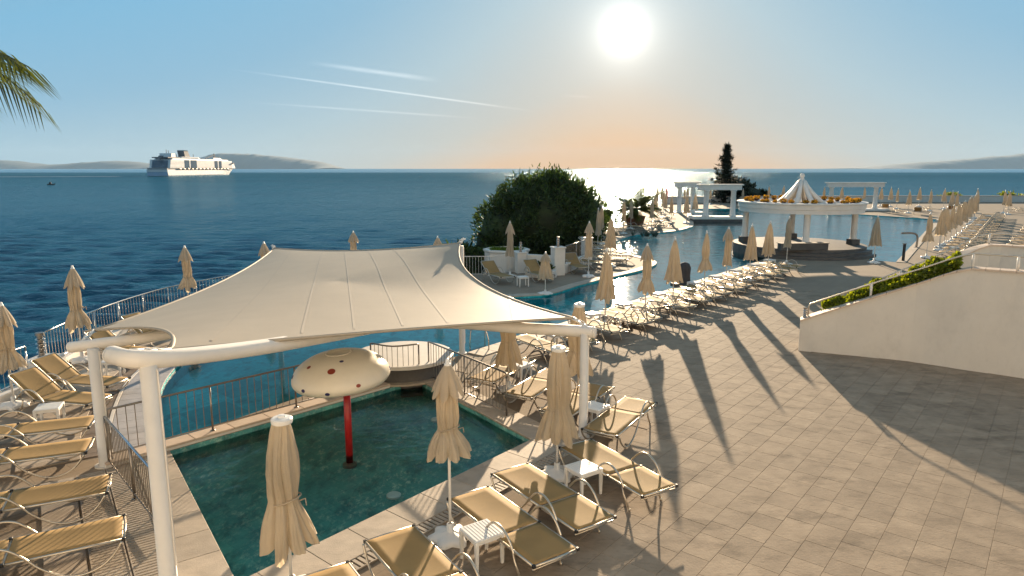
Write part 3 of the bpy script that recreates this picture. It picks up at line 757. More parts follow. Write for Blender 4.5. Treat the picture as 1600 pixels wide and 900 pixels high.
beam('curved white tube beam from the left post under the sail', [(-7.95, 11.95, 2.22), (-7.5, 12.0, 2.27), (-6.4, 12.7, 2.30), (-5.0, 14.0, 2.42), (-3.2, 16.6, 2.7), (-1.6, 19.4, 2.95)], .10)
fitting(cB, V((-4.85, 8.4, 3.12))); fitting(cA, V((-7.75, 12.02, 2.34))); fitting(cC, V((1.5, 13.25, 2.28))); fitting(cD, cD+V((.1, .15, .12))); fitting(cE, cE+V((-.1, .1, .1)))
# ------------------------------------------------------------------ mushroom fountain
t = thing('mushroom_fountain', 'cream spotted mushroom fountain on a red pole in the kids pool', 'fountain', (-3.17, 12.55, 0))
b = MB(); b.tube([(0, 0, -.335), (0, 0, 1.42)], .07, 14); b.build('pole', 'red', t, True)
b = MB(); b.lathe([(.14, -.335), (.14, -.28), (.09, -.25)], 14); b.build('foot', 'dsteel', t)
cap = [(0, 1.28), (.3, 1.25), (.62, 1.235), (.82, 1.27), (.90, 1.36), (.92, 1.46), (.885, 1.60), (.79, 1.76), (.62, 1.91), (.42, 2.005), (.25, 2.045), (.23, 2.05), (.225, 2.02), (0, 2.0)]
pv = arc([(r, z, 0) for r, z in cap[1:-3]], 4)
prof = [(0, 1.28)]+[(p.x, p.y) for p in pv]+[(.225, 2.02), (.1, 2.005), (0, 2.0)]
b = MB(); b.lathe(prof, 48); co = b.build('cap', 'cream', t, True); co.scale = (1, 1, .76); co.location = (0, 0, .42); co.rotation_euler = (R(2), R(-4), 0)
b = MB(); b.lathe([(.245, 0), (.245, .02), (.22, .025), (.2, .005), (0, .004)], 32); b.build('top_basin', 'cream', co, True, loc=(0, 0, 2.04))
cap_o = [(p.x, p.y) for p in pv]
def capnorm(z):
    for i in range(len(cap_o)-1):
        (r0, z0), (r1, z1) = cap_o[i], cap_o[i+1]
        if z0 <= z <= z1 and z1 > z0:
            f = (z-z0)/(z1-z0); n_ = V((z1-z0, 0, -(r1-r0))).normalized(); return r0+(r1-r0)*f, n_
    return .9, V((1, 0, 0))
for az, z, r_, col in ((-88, 1.86, .085, 'darkred'), (-92, 1.40, .05, 'blue'), (-123, 1.46, .05, 'blue'), (-57, 1.5, .05, 'darkred'), (-160, 1.62, .055, 'blue'), (-70, 1.99, .045, 'blue'), (-135, 1.9, .05, 'darkred'), (10, 1.5, .06, 'blue'), (60, 1.7, .07, 'darkred'), (110, 1.45, .06, 'blue'), (170, 1.8, .07, 'darkred'), (140, 1.55, .05, 'blue')):
    rr_, n_ = capnorm(z); a = R(az); c = V((math.cos(a), math.sin(a), 0)); nn = c*n_.x+V((0, 0, n_.z)); p = c*rr_+V((0, 0, z))
    r_ *= .85; s1 = V((-c.y, c.x, 0)); s2 = nn.cross(s1); b = MB(); pts = []
    for k in range(16):
        th = 2*math.pi*k/16; q = p+s1*math.cos(th)*r_+s2*math.sin(th)*r_; pts.append(q)
    inner = []
    for q in pts:
        z_ = min(max(q.z, 1.28), 2.03); rr2, n2 = capnorm(z_); h_ = V((q.x, q.y, 0)).normalized(); inner.append(h_*(rr2+.006)+V((0, 0, z_)))
    b.add([p+nn*.008]+inner+[q-nn*.03 for q in inner], [(0, 1+k, 1+(k+1) % 16) for k in range(16)]+[(1+k, 17+k, 17+(k+1) % 16, 1+(k+1) % 16) for k in range(16)])
    b.build('spot', col, co)
# underwater fittings of the kids pool
for x, y in ((-5.3, 9.9), (-2.1, 11.3), (-1.75, 15.0)):
    b = MB(); b.lathe([(.13, 0), (.13, .03), (.10, .05), (0, .055)], 18); tag(b.build('pool_lamp', 'plastic', loc=(x, y, -.335)), 'round white lamp set in the kids pool floor near '+{-5.3: 'its left corner', -2.1: 'the near coping', -1.75: 'the round plinth'}[x], 'pool lamp', 'kids pool floor lamps')
# ------------------------------------------------------------------ umbrellas
STY = {
 'tied': [(0, .37), (.10, .335), (.22, .27), (.33, .205), (.37, .185), (.42, .20), (.55, .225), (.72, .215), (.88, .17), (1, .115)],
 'loose': [(0, .36), (.15, .32), (.35, .27), (.6, .21), (.8, .155), (.93, .10), (1, .055)],
 'pinched': [(0, .34), (.10, .31), (.20, .24), (.28, .155), (.34, .15), (.45, .175), (.62, .175), (.78, .15), (.9, .10), (1, .05)],
 'slim': [(0, .235), (.12, .20), (.28, .165), (.45, .175), (.65, .16), (.85, .12), (.95, .075), (1, .035)]}
def interp(tb, t):
    for (a, x), (c, y) in zip(tb, tb[1:]):
        if t <= c: return x+(y-x)*(t-a)/(c-a)
    return tb[-1][1]
def canopy(seed, style, nt, nz_, z0=.92, z1=2.36):
    rnd = random.Random(seed); K = 8
    ph = [rnd.uniform(-.35, .35) for _ in range(K)]; am = [rnd.uniform(.6, 1.35) for _ in range(K)]; hz = [rnd.uniform(-.09, .06) for _ in range(K)]
    tw = rnd.uniform(-.6, .6); lean = (rnd.uniform(-.03, .03), rnd.uniform(-.03, .03)); k2 = rnd.choice((16, 18, 20)); p2 = rnd.random()*6
    rows = []
    for i in range(nz_):
        t = i/(nz_-1); R0 = interp(STY[style], t)*.82; A = .36*(1-t)**.6+.12; row = []
        for j in range(nt+1):
            th = 2*math.pi*(j % nt)/nt; u = (th/(2*math.pi)*K+tw*(1-t)*.5) % K; k = int(u); f = u-k
            lobe = math.sin(math.pi*f)**.7; a_ = am[k]
            fold = (lobe-.62)*a_+.42*(abs(math.sin(k2*.5*th*2/2+p2+3*t))**.6-.7)*(1-.5*t)+.22*(abs(math.sin(13*th-p2+5*t+.8*math.sin(3*th)))-.64)+.08*math.sin(37*th+9*t)
            r = R0*(1+A*fold)
            z = z0+(z1-z0)*t
            if t < .25: z += (1-t/.25)*(hz[k]*lobe+(.10 if style != 'slim' else .05)*(1-lobe)-.03*a_)
            wob = .018*math.sin(2.3*th+seed)*math.sin(9*t+seed*1.7); cx, cy = lean[0]*math.sin(math.pi*t)+wob, lean[1]*math.sin(math.pi*t)+wob*.6
            row.append((cx+r*math.cos(th), cy+r*math.sin(th), z))
        rows.append(row)
    b = MB(); n = nt
    b.add([p for r in rows for p in r[:n]], [(i*n+j, i*n+(j+1) % n, (i+1)*n+(j+1) % n, (i+1)*n+j) for i in range(nz_-1) for j in range(n)]+[tuple((nz_-1)*n+j for j in range(n))])
    return b
def flap(seed, nt, big=1.0):
    rnd = random.Random(seed+99); K = 8; b = MB(); hz = [rnd.uniform(-.05, .05) for _ in range(K)]; am = [rnd.uniform(.7, 1.5) for _ in range(K)]
    prof = [(.215*big, 2.02), (.185*big, 2.12), (.135*big, 2.24), (.085, 2.34), (.045, 2.405)]
    def mod(t, th):
        u = (th/(2*math.pi)*K) % K; k = int(u); f = u-k; l = math.sin(math.pi*f)**.8
        return 1+(.42*(1-t))*(l-.55)*am[k], (1-t)**2*(-.10*l+hz[k]*l)
    b.lathe(prof, nt, mod=mod); b.v = [tuple(v) for v in b.v]; return b
base_b = MB(); base_b.lathe([(.30, 0), (.30, .05), (.24, .085), (.12, .10), (.07, .12), (.05, .13), (.05, .24), (.03, .245)], 36, mod=lambda t, th: (1+.16*math.cos(6*th)*(1-t)**.5, 0))
base_me = base_b.mesh('base', 'plastic', True)
pole_b = MB(); pole_b.tube([(0, 0, .1), (0, 0, 2.38)], .021, 10); pole_me = pole_b.mesh('pole', 'plastic', True)
fin_b = MB(); fin_b.lathe([(.05, 2.385), (.05, 2.42), (.03, 2.43), (.03, 2.47), (.02, 2.49), (0, 2.495)], 12); fin_me = fin_b.mesh('finial', 'plastic', True)
cap_b = MB(); cap_b.lathe([(.125, 2.33), (.13, 2.35), (.13, 2.385), (.11, 2.40), (.05, 2.405), (.045, 2.43), (0, 2.435)], 28); cap_me = cap_b.mesh('top_cap', 'plastic', False)
def strap_mesh(z, r, tilt):
    b = MB(); b.tube([(r*math.cos(a), r*math.sin(a), z+tilt*math.cos(a+.6)) for a in [2*math.pi*i/24 for i in range(25)]], .011, 5)
    b.tube([(r*math.cos(-.5), r*math.sin(-.5), z), (r*1.3, -r*.75, z+.04), (r*1.36, -r*.8, z-.04)], .009, 5); return b.mesh('strap', 'canvas', True)
UPRO = {}
def upro(style, seed, lod, top):
    key = (style, seed, lod, top)
    if key in UPRO: return UPRO[key]
    nt, nz_ = ((128, 30), (72, 18), (48, 12))[lod]
    d = dict(canopy=canopy(seed, style, nt, nz_).mesh('canopy', 'canvas', True))
    if top == 'flap': d['top_flap'] = flap(seed, (64, 48, 32)[lod]).mesh('top_flap', 'canvas', True)
    if style in ('tied', 'pinched'): d['strap'] = strap_mesh(.92+1.44*(.36 if style == 'tied' else .31), .175 if style == 'tied' else .15, .05)
    UPRO[key] = d; return d
def umbrella(label, x, y, style='tied', seed=1, lod=0, top='flap', h=1.0, rz=0, group='closed beige parasols', mat=None, lean=0, base=True, cs=1.0, dz=0.0):
    t = thing('parasol', label, 'parasol', (x, y, .012), rz, group); d = upro(style, seed, lod, top); t.scale = (1, 1, h)
    if lean: t.rotation_euler[0] = lean
    for k, me in d.items():
        if mat and k in ('canopy', 'top_flap'):
            me = me.copy(); me.materials[0] = MT[mat]
        o = put(k, me, t, (0, 0, dz)); o.scale = (1, 1, cs)
    put('pole', pole_me, t).scale = (1, 1, (2.38*cs+dz)/2.38)
    if base: put('base', base_me, t)
    o = put('top_cap' if top == 'cap' else 'finial', cap_me if top == 'cap' else fin_me, t, (0, 0, 2.36*cs+dz-2.36))
    return t
G1 = 'closed beige parasols beside the loungers'
umbrella('large closed beige parasol tied with white strap, standing nearest the camera', -2.83, 7.98, 'tied', 3, 0, 'cap', 1.0, .3, G1, cs=1.13, dz=-.33)
umbrella('closed beige parasol with flared top flap over the kids pool corner', -.91, 9.3, 'pinched', 4, 0, 'flap', 1.0, .2, G1, cs=.9, dz=.49)
umbrella('tied beige parasol with round cap right in front of the slim sail post', .80, 11.4, 'tied', 5, 0, 'cap', 1.0, 1.1, G1, cs=1.11, dz=-.30)
umbrella('tied beige parasol half hidden behind the slim sail post', 1.53, 15.2, 'tied', 6, 0, 'cap', 1.0, 2.0, G1, cs=1.11, dz=-.30)
umbrella('beige parasol hanging below the sail edge beside the pool ladder', -.08, 16.1, 'tied', 7, 0, 'cap', 1.0, .6, G1, cs=1.11, dz=-.33)
row = [(5.3, 1.5, 'loose', 'first beige parasol beyond the sail on the main pool edge, beside the sun reflection'), (7.5, 1.85, 'pinched', 'second beige parasol beyond the sail on the main pool edge'), (10.25, 1.6, 'loose', 'third beige parasol on the main pool edge, just before the dark covered stand'),
       (13.7, 1.4, 'pinched', 'beige parasol with bunched hem just past the dark covered stand'), (16.0, 1.46, 'slim', 'slim beige parasol two places short of the round gazebo'), (18.45, 1.65, 'loose', 'wide beige parasol in front of the left gazebo column'), (21.0, 1.66, 'loose', 'beige parasol in front of the gazebo steps'), (25.2, 1.3, 'slim', 'beige parasol standing on the edge under the gazebo ring')]
row = [(*so2xy(s_, o_), st, lb) for s_, o_, st, lb in row]+[(20.9, 39.1, 'loose', 'lone beige parasol in front of the open pool right of the gazebo')]
for i, (x, y, st, lb) in enumerate(row): umbrella(lb, x, y, st, 10+i, 1, 'flap' if i in (1, 4) else 'none', 1.11, i*.7, G1)
ORD = 'first second third fourth fifth sixth seventh eighth ninth tenth eleventh twelfth thirteenth fourteenth fifteenth sixteenth seventeenth eighteenth nineteenth twentieth'.split()
for i, (x, y) in enumerate([(25.3, 41.4), (28.4, 45.2), (29.6, 47.0), (30.8, 48.5), (32.6, 50.6), (35.0, 53.7), (37.6, 57.0), (41.5, 62.3), (44.4, 66.4), (46.6, 69.2), (48.6, 72.0), (50.6, 74.9)]):
    umbrella('closed beige parasol, %s from the near end of the right poolside row' % ORD[i], x, y, ('pinched', 'loose', 'tied', 'loose')[i % 4], 20+i % 4, 2 if i > 3 else 1, 'none', 1.12, i*.9, 'right poolside row of closed parasols')
for i, (x, y) in enumerate([(59.7, 83.3), (58.6, 81.0), (60.9, 90.1), (51.5, 79.5), (52.5, 82.0), (58.2, 92.6), (53.4, 87.7), (58.1, 98.1), (48.3, 83.6), (51.9, 92.6), (54.0, 98.1), (53.4, 99.5), (51.7, 101), (48.4, 101), (46.9, 101), (45.8, 101), (43.6, 107), (42.2, 107), (39.9, 107)]):
    umbrella('closed beige parasol along the far sea wall, %s counted from the right' % ORD[i], x, y, ('slim', 'loose', 'loose')[i % 3], 30+i % 3, 2, 'none', 1.12, i, 'far sea wall row of closed parasols')
for i, (x, y) in enumerate([(33.9, 101), (30.0, 104), (25.6, 102)]):
    umbrella('closed beige parasol behind the white pergolas, ' + ('nearest the conifer', 'seen between the pergola columns', 'left of the rear pergola')[i], x, y, 'slim', 31, 2, 'none', 1, i, 'parasols behind the pergolas')
LEFT = [(-11.45, 15.0, 'pinched', 'beige parasol cut by the left picture edge by the sea railing', .98), (-12.2, 18.75, 'pinched', 'beige parasol by the sea railing behind the left sail post', 1.1), (-12.2, 25.3, 'pinched', 'beige parasol by the sea railing left of the sail', 1.03), (-10.0, 27.4, 'slim', 'beige parasol peeping over the left shoulder of the sail', 1.0), (-7.5, 32.2, 'slim', 'beige parasol peeping over the middle of the sail', 1.0), (-3.3, 30.2, 'slim', 'beige parasol tip beside the right sail corner', .98)]
for i, (x, y, st, lb, h) in enumerate(LEFT): umbrella(lb, x, y, st, 40+i, 0 if i < 2 else 1, 'flap', h, i*1.3, 'parasols on the sea side of the sail')
PEN = [(-.1, 34.0, 'slim', 'beige parasol in front of the round white planter'), (1.45, 29.3, 'low', 'wide beige parasol at the tip of the sea terrace before the white pillar'), (3.85, 34.0, 'slim', 'beige parasol beside the white railing under the round bush'), (5.75, 45.6, 'slim', 'tallest looking beige parasol right of the round bush'), (6.45, 49.2, 'slim', 'beige parasol behind the one right of the round bush'), (5.45, 37.6, 'loose', 'beige parasol on the bright peninsula edge'), (10.7, 61.6, 'slim', 'beige parasol left of the small palm pot'), (12.6, 61.6, 'slim', 'beige parasol right of the small palm pot'), (17.0, 76.0, 'slim', 'left one of two crossing parasols before the pergolas'), (15.8, 67.9, 'slim', 'right one of two crossing parasols before the pergolas'), (17.3, 67.9, 'loose', 'beige parasol just left of the front pergola'), (20.1, 95.3, 'slim', 'distant parasol left of the red one'), (21.4, 98.1, 'slim', 'distant parasol right beside the red one'), (9.3, 57.0, 'slim', 'beige parasol on the glittering pool edge left of the small palm'), (14.6, 70.0, 'loose', 'beige parasol between the small palm and the crossing parasols'), (17.9, 81.0, 'slim', 'beige parasol left behind the rear pergola columns'), (19.6, 73.5, 'loose', 'beige parasol between the two near pergolas'), (25.0, 98, 'slim', 'beige parasol framed by the front pergola opening')]
for i, (x, y, st, lb) in enumerate(PEN): umbrella(lb, x, y, 'loose' if st == 'low' else st, 50+i % 4, 1 if y < 45 else 2, 'flap' if i < 3 else 'none', .74 if st == 'low' else 1.13, i*.8, 'parasols on the sea peninsula')
umbrella('small closed red parasol in the sun glitter', 22.9, 102, 'slim', 31, 2, 'none', 1.05, 0, 'parasols on the sea peninsula', 'redcloth')
# ------------------------------------------------------------------ side tables
tp = MB(); tp.box((0, 0, .4475), (.47, .47, .025), 0, .006)
for k in range(9): tp.box((0, -.2+k*.05, .4625), (.44, .034, .008), 0, .003)
tp_me = tp.mesh('table_top', 'plastic'); ap = MB()
for sx, sy, dx, dy in ((0, .205, .36, .02), (0, -.205, .36, .02), (.205, 0, .02, .36), (-.205, 0, .02, .36)): ap.box((sx, sy, .408), (dx, dy, .054), 0, .004)
ap_me = ap.mesh('apron', 'plastic'); lg = MB(); lg.box((0, 0, .2175), (.058, .058, .435), 0, .007, .72); lg_me = lg.mesh('leg', 'plastic')
TN = [0]
def table(label, x, y, rz, z=.012):
    t = thing('side_table', label, 'side table', (x, y, z), rz, 'white plastic side tables')
    put('table_top', tp_me, t); put('apron', ap_me, t)
    for sx in (-1, 1):
        for sy in (-1, 1): put('leg', lg_me, t, (sx*.205, sy*.205, 0))
    return t
# ------------------------------------------------------------------ sun loungers
HW = .345
def sling(x0, x1, sag, ang=0, hx=0, hz=.365):
    rows = []; nx, ny = 12, 6
    for i in range(nx+1):
        x = x0+(x1-x0)*i/nx; r = []
        for j in range(ny+1):
            y = -HW+.012+(2*HW-.024)*j/ny; e = (2*j/ny-1); z = .378-sag*(1-e*e)*math.sin(math.pi*i/nx)**.5
            dx, dz = x-hx, z-hz
            r.append((hx+dx*math.cos(ang)-dz*math.sin(ang), y, hz+dx*math.sin(ang)+dz*math.cos(ang)) if ang else (x, y, z))
        rows.append(r)
    b = MB(); b.grid(rows); n = len(b.v); m = ny+1
    b.v += [(p[0], p[1], p[2]-.004) for p in b.v]; b.f += [tuple(i+n for i in f[::-1]) for f in b.f]
    brd = [i for i in range(m)]+[r*m+m-1 for r in range(1, nx+1)]+[nx*m+j for j in range(m-2, -1, -1)]+[r*m for r in range(nx-1, 0, -1)]
    for i in range(len(brd)): a, c = brd[i], brd[(i+1) % len(brd)]; b.f.append((a, c, c+n, a+n))
    return b
S_PATH = arc([(.02, 0, .35), (.12, 0, .2), (.28, 0, .07), (.50, 0, .018), (.72, 0, .08), (.93, 0, .24), (1.08, 0, .42), (1.24, 0, .565), (1.42, 0, .60), (1.58, 0, .53), (1.68, 0, .42), (1.72, 0, .355)], 4)
def lounger_parts(ang):
    d = []
    f = MB()
    for s in (-1, 1): f.tube([(.0, s*HW, .36), (1.30, s*HW, .36)], .019, 8)
    f.tube([(.0, -HW, .36), (-.015, 0, .36), (.0, HW, .36)], .017, 8); f.tube([(1.29, -HW, .355), (1.29, HW, .355)], .015, 8)
    f.tube([(.03, -HW, .30), (.03, HW, .30)], .012, 6)
    if not ang:
        for s in (-1, 1): f.tube([(1.30, s*HW, .36), (2.1, s*HW, .36)], .019, 8)
        f.tube([(2.1, -HW, .36), (2.115, 0, .36), (2.1, HW, .36)], .017, 8); f.tube([(2.07, -HW, .30), (2.07, HW, .30)], .012, 6)
    else:
        for s in (-1, 1): f.tube([(1.30, s*HW, .36), (1.80, s*HW, .36)], .019, 8)
    d.append(('frame', f.mesh('frame', 'alu', True), (0, 0, 0)))
    d.append(('seat_sling', sling(.02, 1.27, .02).mesh('seat_sling', 'sling', True), (0, 0, 0)))
    d.append(('back_sling', sling(1.31, 2.09, .012, ang, 1.30).mesh('back_sling', 'sling', True), (0, 0, 0)))
    if ang:
        g = MB(); ca, sa = math.cos(ang), math.sin(ang)
        T = lambda x, y: (1.30+(x-1.3)*ca, y, .365+(x-1.3)*sa)
        g.tube([T(1.3, -HW), T(2.07, -HW), T(2.105, -HW*.9), T(2.105, HW*.9), T(2.07, HW), T(1.3, HW)], .018, 8)
        for s in (-1, 1): g.tube([T(1.75, s*HW*.85), (1.72, s*HW*.85, .33)], .011, 6)
        d.append(('back_frame', g.mesh('back_frame', 'alu', True), (0, 0, 0)))
    a = MB(); a.tube(S_PATH, .0165, 8); am_ = a.mesh('armrest_leg', 'alu', True)
    for s in (-1, 1): d.append(('armrest_leg', am_, (0, s*(HW+.037), 0)))
    l = MB(); l.tube([(1.62, 0, .355), (1.66, 0, .2), (1.80, 0, .012)], .0165, 8); l.tube([(1.80, 0, .03), (1.802, 0, 0)], .02, 8); lm = l.mesh('rear_leg', 'alu', True)
    for s in (-1, 1): d.append(('rear_leg', lm, (0, s*(HW-.02), 0)))
    k = MB(); k.box((0, 0, 0), (.045, .045, .045), 0, .006); km = k.mesh('corner_joint', 'black')
    for x, y in ((.0, HW), (.0, -HW), (1.3, HW), (1.3, -HW))+(((2.1, HW), (2.1, -HW)) if not ang else ()): d.append(('corner_joint', km, (x, y, .362)))
    return d
LP = {0: lounger_parts(0), 1: lounger_parts(R(38)), 2: lounger_parts(R(18))}
LSC = 2.2/2.1
def lounger(label, foot, head, kind=0, group='tan sling sun loungers'):
    f = V(foot); h = V(head); d = (h-f)
    t = thing('sun_lounger', label, 'sun lounger', (f.x, f.y, .012), math.atan2(d.y, d.x), group); t.scale = (LSC,)*3
    for nm, me, loc in LP[kind]: put(nm, me, t, loc)
    return t
HD = V((.53, -.85)); SD = V((.85, .53))
def lfoot(label, x, y, kind=0, d=HD, group='tan sling sun loungers'): return lounger(label, (x, y), (x+d.x*2.2, y+d.y*2.2), kind, group)
GF = 'tan sun loungers beside the kids pool'
lfoot('tan lounger along the near kids pool edge, right of the nearest parasol', -1.70, 8.77, 0, V((.56, -.83)), GF)
lfoot('lone tan lounger cut by the bottom picture edge under the nearest parasol', -2.42, 7.86, 0, V((.56, -.83)), GF)
lfoot('tan lounger between the foreground white table and the half-shaded lounger', -.68, 9.98, 0, V((.57, -.82)), GF)
lfoot('tan lounger left of the second white table, half in shadow', -.03, 10.85, 0, V((.56, -.83)), GF)
lfoot('tan lounger with long shadow at the right end of the foreground group', 1.18, 11.92, 0, V((.52, -.85)), GF)
GR = 'tan loungers set parallel to the promenade'
UD = V((.52, .855))
lfoot('lounger lying lengthwise nearest the open paving, right of the slim sail post', 1.68, 12.45, 0, UD, GR)
lfoot('lounger lying lengthwise hidden behind the tied parasol', .90, 13.5, 0, UD, GR)
lfoot('lounger lying lengthwise beside the end of the pool railing', .12, 14.6, 0, V((.48, .877)), GR)
lfoot('lounger lying lengthwise under the parasol by the ladder', -.75, 15.7, 0, V((.48, .877)), GR)
table('white slatted side table in the foreground beside the base of the flared parasol', -.42, 8.72, math.atan2(-.83, .56))
table('white side table beside the tied parasol in front of the slim post', 1.2, 10.75, math.atan2(-.83, .56))
table('white side table behind the slim sail post', 1.75, 13.75, .9)
table('white side table behind the pool railing end', .2, 16.9, .9)
# main row along the pool: pairs either side of each parasol
k = 0
GM = 'tan loungers along the main pool edge'
rowl = [1.4, 2.7, 4.55, 6.05, 6.8, 8.2, 9.5, 11.0, 12.0, 13.0, 14.4, 15.3, 16.7, 17.7, 19.2, 20.3, 21.7, 22.7]
for i, s in enumerate(rowl):
    x, y = so2xy(s, .85)
    lfoot('tan lounger along the main pool edge, %s from the sail end of the row' % ORD[i], x, y, 2 if i in (5, 12) else 0, V((.56+.03*math.sin(i*2.3), -.83)).normalized(), GM)
for i, s in enumerate((2.05, 5.3, 7.5, 10.25, 13.7, 16.0, 18.45, 21.0, 23.4)):
    x, y = so2xy(s, .95 if i else 1.75)
    table('white side table in the main pool row, %s from the sail end' % ORD[i], x, y, math.atan2(-.83, .56))
for i in range(20):
    f = i/19; p = V((26.2, 41.6)).lerp(V((52.5, 76.5)), f)
    lfoot('pale lounger in the right poolside row, %s from its near end' % ORD[i], p.x, p.y, 0, V((.83, -.56)), 'loungers in the right poolside row')
for i in range(16):
    p = V((31.5, 43.5)).lerp(V((58, 76)), i/15)
    lfoot('lounger in the outer file of the right poolside row, %s from its near end' % ORD[i], p.x, p.y, 1 if i % 4 == 2 else 0, V((.83, -.56)), 'loungers in the outer right file')
for i in range(6):
    p = V((27.6, 43.6)).lerp(V((50, 73)), i/5)
    table('small white table in the right poolside row, %s from its near end' % ORD[i], p.x+.5, p.y-.4, .6)
for i, (x, y) in enumerate([(46, 84), (48.5, 82), (50.4, 79), (44, 88), (41.5, 90), (49, 90), (52, 88), (55, 86), (45, 97), (42, 98), (38.5, 99), (36, 97), (62, 86), (58, 88), (65, 88), (68, 90)]):
    lfoot('far lounger before the sea wall, %s from the pergola on' % ORD[i], x, y, 1 if i % 3 else 0, V((-.5, -.86)) if i % 2 else V((.3, -.95)), 'loungers by the far sea wall')
GL = 'tan loungers on the left terrace'
lounger('nearest tan lounger on the left terrace, cut by the left edge', (-5.5, 8.95), (-7.45, 7.9), 0, GL)
lounger('second tan lounger of the left terrace, striped by railing shadows', (-6.5, 10.3), (-8.5, 9.35), 0, GL)
lounger('third tan lounger of the left terrace, beside the left sail post', (-7.75, 11.85), (-9.8, 11.05), 0, GL)
lounger('fourth tan lounger of the left terrace, just before the white table', (-8.42, 13.05), (-10.45, 12.3), 0, GL)
lounger('tan lounger with raised back nearest the white table by the sea', (-9.05, 14.35), (-11.25, 14.85), 1, GL)
lounger('tan lounger with raised back below the lantern pillar', (-9.35, 15.6), (-11.55, 16.0), 1, GL)
lounger('tan lounger with raised back behind the left sail beam, nearer one', (-9.9, 18.3), (-12.0, 18.9), 1, GL)
lounger('tan lounger with raised back behind the left sail beam, farther one', (-10.0, 20.2), (-12.1, 20.9), 1, GL)
lounger('tan lounger glimpsed through the gap under the sail', (-9.5, 23.2), (-11.5, 24.3), 1, GL)
table('white side table among the left terrace loungers', -9.75, 13.72, .35)
table('white side table behind the left sail post', -10.45, 17.25, .3)
GP = 'loungers on the sea peninsula'
for i, (x, y, dx, dy, kd, lb) in enumerate([(1.7, 32.0, -.4, .9, 1, 'tan lounger with raised back in front of the white pillar wall'), (-.2, 31.6, -.5, .86, 1, 'lounger with raised back beside the white railing near the sail'), (3.7, 34.6, -.3, .95, 1, 'lounger with raised back below the short parapet railing'), (5.2, 36.2, -.7, .7, 0, 'flat lounger on the bright promontory, nearest'), (6.4, 38.0, -.8, .6, 0, 'flat lounger on the bright promontory, second'), (7.1, 39.8, -.9, .4, 0, 'flat lounger on the bright promontory, third'), (6.9, 42.0, -.95, .2, 0, 'flat lounger on the bright promontory, fourth'), (6.4, 44.6, -.95, .2, 1, 'lounger with raised back behind the promontory'), (6.6, 47.0, -.95, .2, 0, 'flat lounger under the tall parasol right of the bush'), (7.4, 52.0, -.9, .3, 1, 'lounger with raised back left of the grey spiky plant'), (9.6, 57.2, -.8, .5, 1, 'lounger with raised back under the small palm'), (11.6, 59.6, -.7, .7, 0, 'flat lounger right of the small palm'), (13.4, 61.0, -.7, .7, 0, 'flat lounger among the peninsula parasols'), (15.2, 64.2, -.8, .5, 0, 'flat lounger near the front pergola'), (15.0, 67, -.8, .5, 0, 'flat lounger behind the crossing parasols'), (16.5, 71, -.8, .5, 0, 'flat lounger left of the front pergola columns'), (18.0, 76, -.9, .3, 1, 'lounger with raised back behind the front pergola')]):
    lfoot(lb, x, y, kd, V((dx, dy)).normalized(), GP)
table('white side table at the sea terrace beside the sail edge', .5, 31.2, .3)
table('white side table on the bright promontory', 6.6, 40.9, .4)
table('white side table near the pergolas', 14.2, 65.4, .4)
# ------------------------------------------------------------------ pool ladder
t = thing('pool_ladder', 'steel pool ladder with two bent handrails beside the slim post', 'ladder', (-.95, 20.1, 0))
for k in (0, 1):
    q = V((.44, .54))*k; b = MB()
    b.tube([V((q.x, q.y, 0))+V(p) for p in arc([(.25, -.2, 0), (.24, -.19, .35), (.12, -.1, .72), (-.08, .06, .82), (-.28, .22, .62), (-.34, .27, .2), (-.34, .27, -.4)], 5)], .02, 8); b.build('handrail', 'steel', t, True)
for z in (-.12, -.3):
    b = MB(); b.box((-.12, .54, z), (.68, .08, .03), math.atan2(.54, .44)); b.build('tread', 'steel', t)
# ------------------------------------------------------------------ dark covered stand, small posts
t = thing('covered_stand', 'dark grey fabric-covered stand by the main pool edge', 'covered stand', (8.0, 31.3, .012)); b = MB()
rr = random.Random(8); b.lathe([(.42, 0), (.38, .12), (.27, .2), (.25, .5), (.27, .85), (.2, 1.03), (.1, 1.1), (0, 1.12)], 28, mod=lambda q, th: (1+.1*math.sin(5*th+1)+.06*math.sin(11*th), 0)); b.build('cover', 'darkcloth', t, True)
b = MB(); b.box((-.25, -.1, .08), (.7, .45, .16), .3, .02); b.build('foot_weight', 'stone', t)
t = thing('slim_dark_post', 'slim dark post at the pool corner before the right row', 'post', (23.1, 40.0, .012)); b = MB(); b.box((0, 0, .5), (.16, .1, 1.0), .4, .015); b.build('post_body', 'black', t); b = MB(); b.box((0, 0, 1.02), (.2, .14, .05), .4, .01); b.build('cap', 'dsteel', t)
t = thing('water_spout', 'small curved water spout over the pool beside the right row', 'spout', (27.0, 46.9, 0)); b = MB(); b.tube(arc([(.9, 0, 0), (.9, 0, .8), (.5, 0, 1.02), (-.2, 0, 1.0)], 5), .07, 8); b.build('pipe', 'dsteel', t, True); b = MB(); b.lathe([(.16, 0), (.16, .04), (.08, .06)], 12); b.build('flange', 'dsteel', t, loc=(.9, 0, 0))
